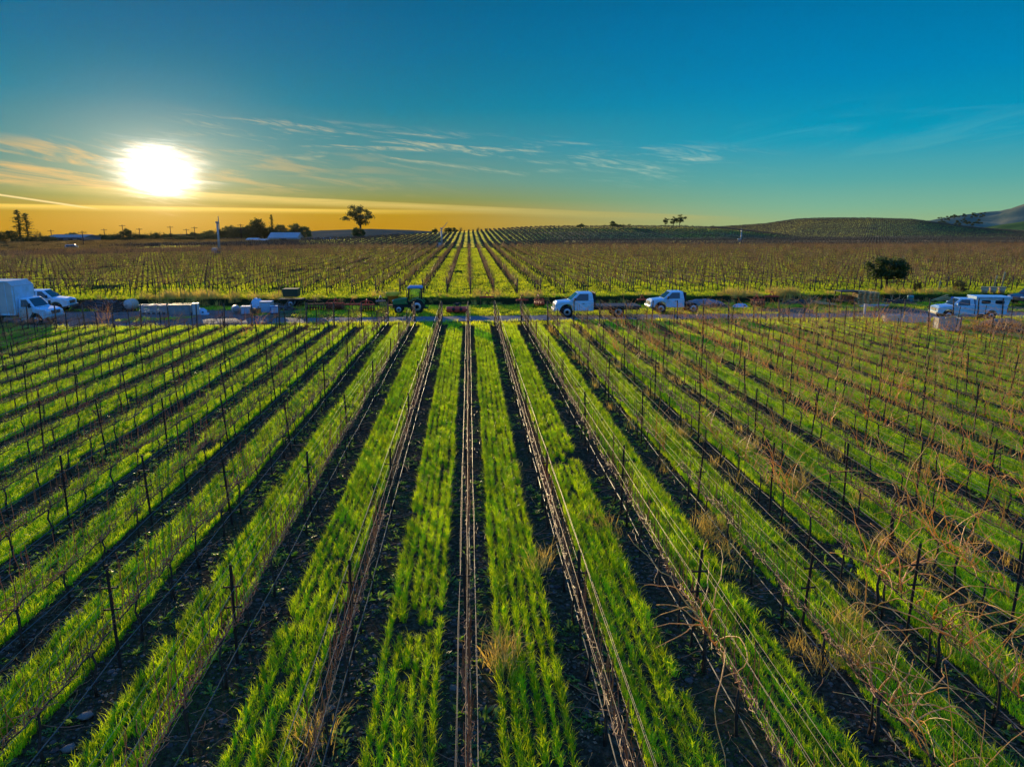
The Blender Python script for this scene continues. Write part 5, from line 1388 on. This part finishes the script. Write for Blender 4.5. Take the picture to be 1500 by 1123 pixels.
# slatted white bins
def bin_(label, loc, rz, s=(1.05, 1.0, .74), m=m_plastic):
    t = thing('picking_bin', label, 'bin', loc, rz, 'white slatted picking bins'); a, b, h = s; q = MB()
    q.box((0, 0, .14), (a, b, .06))
    for i in range(9):
        x = -a / 2 + .05 + i * (a - .1) / 8
        for y in (-b / 2, b / 2): q.box((x, y, h / 2 + .08), (.05, .035, h - .12))
        y2 = -b / 2 + .05 + i * (b - .1) / 8
        for x2 in (-a / 2, a / 2): q.box((x2, y2, h / 2 + .08), (.035, .05, h - .12))
    for z in (.3, h): 
        for y in (-b / 2 - .03, b / 2 + .03): q.box((0, y, z), (a + .06, .03, .09))
        for x2 in (-a / 2 - .03, a / 2 + .03): q.box((x2, 0, z), (.03, b, .09))
    for x in (-a / 2 + .1, 0, a / 2 - .1): q.box((x, 0, .06), (.12, b, .11))
    q.build('crate', m, t); return t
for px, lb in ((211, 'white slatted picking bin with a brown gap, first from the water tank'), (225.5, 'white slatted picking bin in the middle of three'), (240, 'white slatted picking bin at the right end of three')): bin_(lb, V0(px, 64.4), R(3))
def trough(name, label, loc, rz, s, m, wall=.06):
    t = thing(name, label, 'trough', loc, rz); a, b, h = s; q = MB()
    q.box((0, 0, .05), (a, b, .08))
    for y in (-b / 2, b / 2): q.box((0, y, h / 2), (a, wall, h))
    for x in (-a / 2, a / 2): q.box((x, 0, h / 2), (wall, b - wall, h))
    q.build('shell', m, t, .01); e = MB()
    for y in (-b / 2, b / 2): e.box((0, y, h + .02), (a + .08, wall + .05, .05))
    e.build('rim', m, t); return t
x_, y_, z_ = V0(260, 63.5)
trough('water_trough', 'grey metal trough right of the white picking bins', (x_, y_, z_), R(2), (1.7, 1.0, .85), m_grey)
trough('planter_box', 'long low white planter at the edge of the rows on the right', (at(1327, 472)[0], at(1327, 472)[1], 0), R(-17), (3.3, .8, .5), m_white_d)
def cabinet(name, label, cat, loc, rz, s, m, m2, lid=True):
    t = thing(name, label, cat, loc, rz); a, b, h = s
    q = MB(); q.box((0, 0, h / 2 + .05), (a, b, h)); q.build('body', m, t, .03)
    d = MB(); d.box((0, -b / 2 - .012, h / 2 + .05), (a * .82, .03, h * .8)); d.build('door', m2, t, .01)
    l = MB(); l.box((0, 0, h + .08), (a * 1.06, b * 1.06, .06)); l.build('lid', m2, t, .015)
    f = MB()
    for x in (-a * .4, a * .4):
        for y in (-b * .4, b * .4): f.box((x, y, .03), (.08, .08, .06))
    f.build('foot', m_dark, t); return t
cabinet('cabinet', 'upright pale cabinet in the clutter right of the grey trough', 'cabinet', V0(282, 62.8), .2, (.5, .5, .95), m_white_d, m_panel)
cabinet('plastic_tote', 'white tote at the left end of the pale blue heap', 'tote', V0(357, 63.2), .1, (.85, .8, .62), m_plastic, m_lblue)
cabinet('plastic_tote', 'rusty orange tote between white and pale blue totes', 'tote', V0(370, 62.8), -.1, (.75, .6, .45), m_orange, m_rust)
cabinet('plastic_tote', 'tall white tote under the pale blue cover', 'tote', V0(387, 64.0), .0, (1.0, .9, .95), m_plastic, m_lblue)
cabinet('plastic_tote', 'bright blue tote at the right end of the pale heap', 'tote', V0(398, 63.4), .3, (.7, .6, .6), m_tarp, m_lblue)
def drape(name, label, cat, loc, rz, sx, sy, h, m, seed):
    r = random.Random(seed); t = thing(name, label, cat, loc, rz); q = MB(); n1, n2 = 18, 10; vs = []
    for i in range(n1):
        for j in range(n2):
            u_, v_ = i / (n1 - 1) * 2 - 1, j / (n2 - 1) * 2 - 1
            e = (1 - abs(u_) ** 3) * (1 - abs(v_) ** 3)
            vs.append((u_ * sx / 2, v_ * sy / 2, max(.01, h * e * r.uniform(.82, 1.08))))
    q.add(vs, [(i * n2 + j, (i + 1) * n2 + j, (i + 1) * n2 + j + 1, i * n2 + j + 1) for i in range(n1 - 1) for j in range(n2 - 1)], 0, True); q.build('cover', m, t)
    w_ = MB()
    for i in range(4): a = i * 1.7; w_.lathe([(.02, 0), (.1, .02), (.09, .1), (.02, .12)], 8, (math.cos(a) * sx * .4, math.sin(a) * sy * .4, h * .3))
    w_.build('weight', m_dark, t); return t
drape('tarpaulin', 'pale blue cover humped over the white totes', 'tarp', V0(373, 65.6), 0, 1.5, 1.2, 1.15, m_lblue, 1)
drape('tarpaulin', 'white and blue sheet in a low heap right of the pale cabinet', 'tarp', V0(289, 63.4), .2, 1.3, 1.0, .55, m_lblue, 2)
drape('tarpaulin', 'long grey tarpaulin humped over a load right of the second truck', 'tarp', V0(1034, 67.6), 0, 4.4, 1.5, .62, m_tarpg, 3)
drape('tarpaulin', 'crumpled blue tarpaulin at the end of the lumber pile', 'tarp', V0(1401, 69.0), 0, .9, .8, .55, m_tarp, 4)
drape('tarpaulin', 'grey green tarpaulin mound behind the orange brush', 'tarp', (on_y(1478, 51.6), 51.6, 0), -.2, 3.2, 1.5, .7, mat('grey_green_tarp', (0.17, 0.18, 0.13), 0.7, var=0.3, scale=2, bump=0.4), 5)
drape('sheet_metal', 'pale blue grey sheet lying right of the grey tarpaulin', 'sheet', V0(1088, 66.0), .1, 1.5, 1.0, .35, m_lblue, 6)
def barrel(label, loc, m, r=.3, h=.9, lying=False):
    t = thing('barrel', label, 'barrel', loc, .4); q = MB()
    q.lathe([(.05, 0), (r * .95, 0), (r, .05), (r * .97, h * .33), (r * 1.02, h * .35), (r * .97, h * .37), (r * .97, h * .64), (r * 1.02, h * .66), (r, h * .95), (r * .95, h), (.05, h)], 18); o = q.build('drum', m, t)
    l = MB(); l.lathe([(.04, h), (r * .85, h), (r * .85, h + .02), (.04, h + .02)], 18); l.build('lid', m_grey, t)
    if lying: 
        for c in t.children: c.rotation_euler = (R(90), 0, 0); c.location = (0, h / 2, r)
    return t
barrel('white drum lying on its side left of the pale totes', V0(341, 64.0), m_plastic, .36, .8, True)
barrel('teal plastic barrel at the foot of the bank right of the round tree', V0(1338, 68.5), m_teal, .29, .75)
# dark green hopper on the bank
t = thing('hopper_bin', 'dark green steel bin standing on a trailer at the bank', 'bin', V0(425, 69.0), 0)
m = MB(); m.box((0, 0, 1.35), (1.35, 1.2, .75), top=1.08); m.build('bin', m_dgreen, t, .03)
m = MB(); m.box((0, 0, .72), (2.3, 1.1, .12)); m.cyl((1.1, 0, .7), (1.9, 0, .5), .05, n=6); m.box((0, -.5, .5), (.1, .1, .4)); m.box((0, .5, .5), (.1, .1, .4)); m.build('frame', m_dark, t)
for s in (-1, 1): wheel(t, 0, s * .62, .34, .2)
# right side: cart, pallets, lumber, posts, tubs, bin
t = thing('shade_cart', 'low dark flat roofed cart left of the pallet stack', 'cart', V0(1244, 67.5), 0)
m = MB(); m.box((0, 0, 1.32), (2.0, 1.4, .09)); m.build('roof', m_dark, t, .01)
for a, b in ((-.9, -.6), (.9, -.6), (.9, .6), (-.9, .6)):
    m = MB(); m.box((a, b, .66), (.08, .08, 1.25)); m.build('leg', m_dark, t)
m = MB(); m.box((0, 0, .45), (1.9, 1.3, .1)); m.box((-.4, 0, .7), (.5, .6, .4)); m.box((.3, .1, .66), (.6, .5, .32)); m.build('shelf', m_rust, t)
def pallet(loc, rz, label, s=1.0):
    t = thing('pallet', label, 'pallet', loc, rz, 'stacked wooden pallets'); q = MB()
    for i in range(6): q.box((0, -.5 + i * .2, .125), (1.1, .12, .025))
    for x in (-.48, 0, .48): q.box((x, 0, .065), (.09, 1.08, .09))
    for i in (0, 2, 5): q.box((0, -.5 + i * .2, .01), (1.1, .1, .02))
    q.build('deck', m_pal, t); return t
bx_, by_, bz_ = V0(1265, 67.2)
HT = ['bottom', 'second', 'third', 'fourth', 'fifth', 'sixth', 'seventh', 'eighth', 'ninth']
for st, (dx, nn) in enumerate(((-.05, 9), (1.15, 8))):
    for i in range(nn): pallet((bx_ + dx + random.uniform(-.05, .05), by_ + (.3 if st else 0) + random.uniform(-.05, .05), bz_ + i * .152 + .01), random.gauss(0, .04), '%s pallet of the %s stack beside the round dark tree' % (HT[i] + (' from the ground' if i else ''), 'pale front' if st == 0 else 'darker rear'))
def plank_pile(label, loc, rz, n, L, m, tilt=0, name='lumber_pile'):
    t = thing(name, label, 'lumber', loc, rz); r = random.Random(n)
    for i in range(n):
        q = MB(); q.box((0, 0, 0), (L * r.uniform(.7, 1), .14, .05)); o = q.build('plank', m, t); o.location = (r.uniform(-.2, .2), (i % 4) * .17 - .25, .05 + (i // 4) * .07 + .03 * (i % 2)); o.rotation_euler = (0, tilt * r.uniform(.6, 1.2), r.gauss(0, .06))
        o.location.z += abs(math.sin(o.rotation_euler.y)) * L / 2
    return t
plank_pile('yellow lumber leaning in a slanted pile by the dark bush', V0(1384, 69.2), 0, 8, 1.9, m_lum, -.32)
plank_pile('pale grey planks lying flat in front of the pallets', V0(1284, 65.5), .05, 10, 3.0, m_panel)
plank_pile('grey poles and boards lying left of the dark cart', V0(1212, 66.5), .2, 8, 3.0, m_pal, .12)
for px, top, lean, lb in ((1461, 403, .14, 'leaning pale wooden pole behind the camper shell, left one of the pair'), (1472, 398, .10, 'taller pale wooden pole behind the camper shell, right one of the pair'), (1441 - 62, 411, .08, 'short pale pole among vines between the two dark bushes')):
    X = on_y(px, 74.0); z0 = gz(X, 74.0); q = MB(); h = ztop(px, top, 74.0) - z0
    q.tube([(0, 0, -.1), (lean * h * .5, 0, h * .5), (lean * h, 0, h)], [.09, .085, .08], 8); o = q.build('wooden_pole', m_lum); o.location = (X - lean * h, 74.0, z0); tag(o, lb, 'pole')
for i, (px, lb) in enumerate(((1446, 'tan tub on the bank behind the camper shell, left one of three'), (1458, 'tan tub on the bank behind the camper shell, middle one of three'), (1471, 'tan tub on the bank behind the camper shell, right one of three'))):
    X, Y, Z = V0(px, 71.3); t = thing('tub', lb, 'tub', (X, Y, Z + .0), 0, 'tan tubs on the bank')
    q = MB(); q.lathe([(.05, .0), (.24, .0), (.38, .68), (.34, .68), (.22, .06)], 16); q.build('shell', m_tan, t); q = MB(); q.lathe([(.35, .64), (.41, .66), (.41, .71), (.35, .71)], 16); q.build('rim', m_pal, t)
X, Y = at(1386, 484); t = thing('storage_bin', 'white plastic bin heaped with dry prunings, in front of the camper shell pickup', 'bin', (X, Y, 0), R(-14))
q = MB(); q.box((0, 0, .09), (1.5, 1.1, .06))
for y in (-.55, .55): q.box((0, y, .5), (1.5, .05, .86))
for x in (-.75, .75): q.box((x, 0, .5), (.05, 1.06, .86))
for x in (-.6, 0, .6): q.box((x, 0, .03), (.14, 1.0, .06))
q.build('crate', m_plastic, t, .01)
q = MB()
for s in (-1, 1): q.box((0, s * .56, .93), (1.6, .08, .07)); q.box((s * .76, 0, .93), (.08, 1.1, .07))
q.build('rim', m_plastic, t)
tw = thing('pruning_heap', 'dry prunings heaped in the white plastic bin', 'prunings', (X, Y, .55), R(-14)); q = MB(); r_ = random.Random(77)
for i in range(70):
    p = np.array([r_.uniform(-.6, .6), r_.uniform(-.42, .42), r_.uniform(.0, .3)]); a = r_.uniform(0, 6.28); d = np.array([math.cos(a), math.sin(a), r_.uniform(0, .6)]) * r_.uniform(.2, .4); q.tube([p - d * .5, p, p + d * .8], [.015, .015, .008], 4)
q.build('twig', m_gold, tw)
q = MB(); q.tube([(-.5, 0, 0), (.2, .05, .08), (.9, .1, .28)], [.07, .06, .05], 7); o = q.build('log', m_pal); o.location = (X + .1, Y - .35, .98); tag(o, 'pale log lying across the top of the white plastic bin', 'log')
X, Y = at(1266, 461); q = MB(); q.box((0, 0, .42), (.16, .14, .95)); q.box((0, 0, .92), (.2, .18, .05)); o = q.build('marker_post', m_white_d); o.location = (X, Y, 0); tag(o, 'short thick white post at the edge of the yard in front of the pallets', 'post')

# ------------------------------------------------------------------ far buildings, poles and wind machines
m_shed = mat('shed_cladding', (0.16, 0.15, 0.15), 0.7, var=0.2, scale=0.5)
m_roof = mat('shed_roof_metal', (0.20, 0.20, 0.21), 0.45, 0.2, var=0.2, scale=0.4)
m_poly = mat('greenhouse_film', (0.30, 0.30, 0.29), 0.5, var=0.2, scale=0.3, trans=(.10, .10, .10))
def shed(name, label, pxa, pxb, base, top, Y, mw, mr, ridge=.35, doors=2, cat='building', windows=0):
    xa, xb = on_y(pxa, Y), on_y(pxb, Y); L = xb - xa; z1 = ztop((pxa + pxb) / 2, top, Y); dpt = min(14.0, L * .7 + 3)
    t = thing(name, label, cat, ((xa + xb) / 2, Y, 0), 0); hw = z1 * (1 - ridge)
    q = MB(); q.prism([(-dpt / 2, -.1), (dpt / 2, -.1), (dpt / 2, hw), (0, z1 - .12), (-dpt / 2, hw)], -L / 2, L / 2); o = q.build('wall', mw, t); o.rotation_euler = (0, 0, -math.pi / 2)
    q = MB()
    for s in (-1, 1):
        q.hexa([(-L / 2 - .3, s * (dpt / 2 + .4), hw - .1), (L / 2 + .3, s * (dpt / 2 + .4), hw - .1), (L / 2 + .3, 0, z1), (-L / 2 - .3, 0, z1)], [(-L / 2 - .3, s * (dpt / 2 + .4), hw + .05), (L / 2 + .3, s * (dpt / 2 + .4), hw + .05), (L / 2 + .3, 0, z1 + .15), (-L / 2 - .3, 0, z1 + .15)])
    q.build('roof', mr, t)
    for i in range(doors):
        q = MB(); q.box((-L / 2 + (i + .5) * L / doors, -dpt / 2 - .05, hw * .4), (min(3.2, L / doors * .5), .08, hw * .8)); q.build('door', m_dark, t)
    for i in range(windows):
        q = MB(); q.box((-L / 2 + (i + .5) * L / windows, -dpt / 2 - .06, hw * .62), (min(1.4, L / windows * .45), .08, hw * .3)); q.build('window', m_glass, t)
    return t
shed('long_shed', 'long low grey shed near the left edge under the golden sky', 89, 142, 355, 344, 318.0, m_shed, m_roof, .3, 4)
shed('greenhouse', 'white roofed greenhouse in front of the dark trees', 402, 443, 352, 341, 330.0, m_poly, m_poly, .55, 1)
shed('cottage', 'small white building left of the greenhouse behind the vines', 368, 383, 353, 349, 322.0, m_white_d, m_panel, .35, 1, windows=2)
shed('cottage', 'small pale building between the greenhouse and the big dome tree', 386, 397, 354, 350.5, 318.0, m_white_d, m_panel, .35, 1, windows=1)
shed('cottage', 'white building with pale roof right of the broad dome tree', 456, 466, 353, 349.5, 322.0, m_white_d, m_white, .4, 1, windows=1)
shed('cottage', 'middle white building between the dome tree and the eucalyptus', 474, 490, 354, 349, 316.0, m_white_d, m_lblue, .35, 2, windows=2)
def trailer(label, pxa, pxb, top, Y, m):
    xa, xb = on_y(pxa, Y), on_y(pxb, Y); L = xb - xa; h = ztop((pxa + pxb) / 2, top, Y)
    t = thing('camper_trailer', label, 'trailer', ((xa + xb) / 2, Y, 0), 0); q = MB(); q.box((0, 0, h / 2 + .3), (L, 2.5, h - .6)); q.build('body', m, t, .2)
    for i in range(3): q = MB(); q.box((-L / 2 + (i + .5) * L / 3, -1.27, h * .62), (L * .16, .05, h * .22)); q.build('window', m_glass, t)
    q = MB(); q.box((L * .1, -1.27, h * .45), (.7, .05, h * .6)); q.build('door', m_panel, t)
    for x in (-.4, .4):
        for s in (-1, 1): wheel(t, x, s * 1.1, .36, .22)
    return t
trailer('long white trailer below the eucalyptus', 496, 516, 350.5, 306.0, m_lblue)
trailer('short white trailer right of the long one below the eucalyptus', 516, 527, 349.5, 310.0, m_white_d)
trailer('white trailer standing by the middle of the white buildings', 493, 500, 349, 318.0, m_white)
# utility poles
for i, (px, top, lb) in enumerate([(83, 336.5, 'wooden utility pole just left of the long grey shed'), (128, 338, 'tall wooden utility pole in front of the long grey shed'), (160, 335, 'utility pole right of the long grey shed'), (187, 329, 'tallest utility pole below the left rim of the sun'), (211, 334, 'utility pole among bare trees below the sun'), (256, 331, 'utility pole right of the bare trees below the sun'), (279, 335, 'thin utility pole, left one of two right of the sun'), (291, 332, 'thin utility pole, right one of two right of the sun'), (358, 328, 'utility pole above the dark grove left of the dome tree')]):
    Y = 250.0 if px == 128 else 340.0; X = on_y(px, Y); h = ztop(px, top, Y); t = thing('utility_pole', lb, 'pole', (X, Y, 0), .3)
    q = MB(); q.cyl((0, 0, -.2), (0, 0, h), .2, .13, 8); q.build('pole', m_trunk, t)
    q = MB(); q.box((0, 0, h - .6), (2.6, .16, .16)); 
    for x in (-1.1, -.4, .4, 1.1): q.cyl((x, 0, h - .52), (x, 0, h - .25), .06, n=6)
    q.build('cross_arm', m_trunk, t)
# wind machines
m_tower = mat('tower_white', (0.30, 0.30, 0.28), 0.45, var=0.15, scale=1)
def wind_machine(label, px, base, top, Y, rz, tilt, blade=3.0):
    X = on_y(px, Y); z0 = float(terrain_z(np.array([X]), np.array([Y]))[0]); h = ztop(px, top, Y) - z0
    t = thing('wind_machine', label, 'wind machine', (X, Y, z0), 0)
    q = MB(); q.cyl((0, 0, -.1), (0, 0, h - .3), .34, .20, 14); q.build('tower', m_tower, t)
    q = MB(); q.box((0, 0, 0), (1.0, .4, .42)); q.cyl((.4, 0, 0), (.75, 0, 0), .16, .1, 10); hub = q.build('gearbox', m_grey, t, .04); hub.location = (0, 0, h - .15); hub.rotation_euler = (0, R(6), rz)
    for s in (-1, 1):
        b = MB(); b.hexa([(.68, 0, -.06), (.72, 0, .16), (.75, s * blade, .10), (.73, s * blade, -.06)], [(.71, 0, -.06), (.75, 0, .16), (.77, s * blade, .10), (.75, s * blade, -.06)]); o = b.build('blade', m_tower, hub); o.rotation_euler = (tilt, 0, 0)
    q = MB(); q.box((-.9, -.5, .75), (1.5, .9, .9)); q.box((-.9, -.5, 1.28), (1.2, .7, .16)); q.box((-.9, -.5, .15), (1.3, .7, .3)); q.build('engine', m_plastic, t, .04)
    return t
wind_machine('tall pale wind machine tower rising left of the dark grove', 324.5, 375, 325, 182.0, R(80), R(86), 1.6)
wind_machine('white wind machine with crossed blades in the middle of the slope', 648, 362, 334, 228.0, R(-60), R(50), 2.6)
wind_machine('white wind machine tower against the dark ridge on the right', 1082, 356, 338, 285.0, R(85), R(90), 1.4)

HAZE = 0.000007
# ------------------------------------------------------------------ evening haze
mh = bpy.data.materials.new('evening_haze'); mh.use_nodes = True; h_ = NT(mh.node_tree)
pv = h_.n('ShaderNodeVolumePrincipled'); pv.inputs['Color'].default_value = (1.0, 0.80, 0.50, 1); pv.inputs['Density'].default_value = HAZE; pv.inputs['Anisotropy'].default_value = 0.72
ho = h_.n('ShaderNodeOutputMaterial'); h_.t.links.new(pv.outputs[0], ho.inputs['Volume'])
hm = MB(); hm.box((300, 1200, 10), (9000, 2700, 190)); tag(hm.build('haze', mh), 'thin golden evening haze lying over the vineyards', 'haze', None, 'stuff')
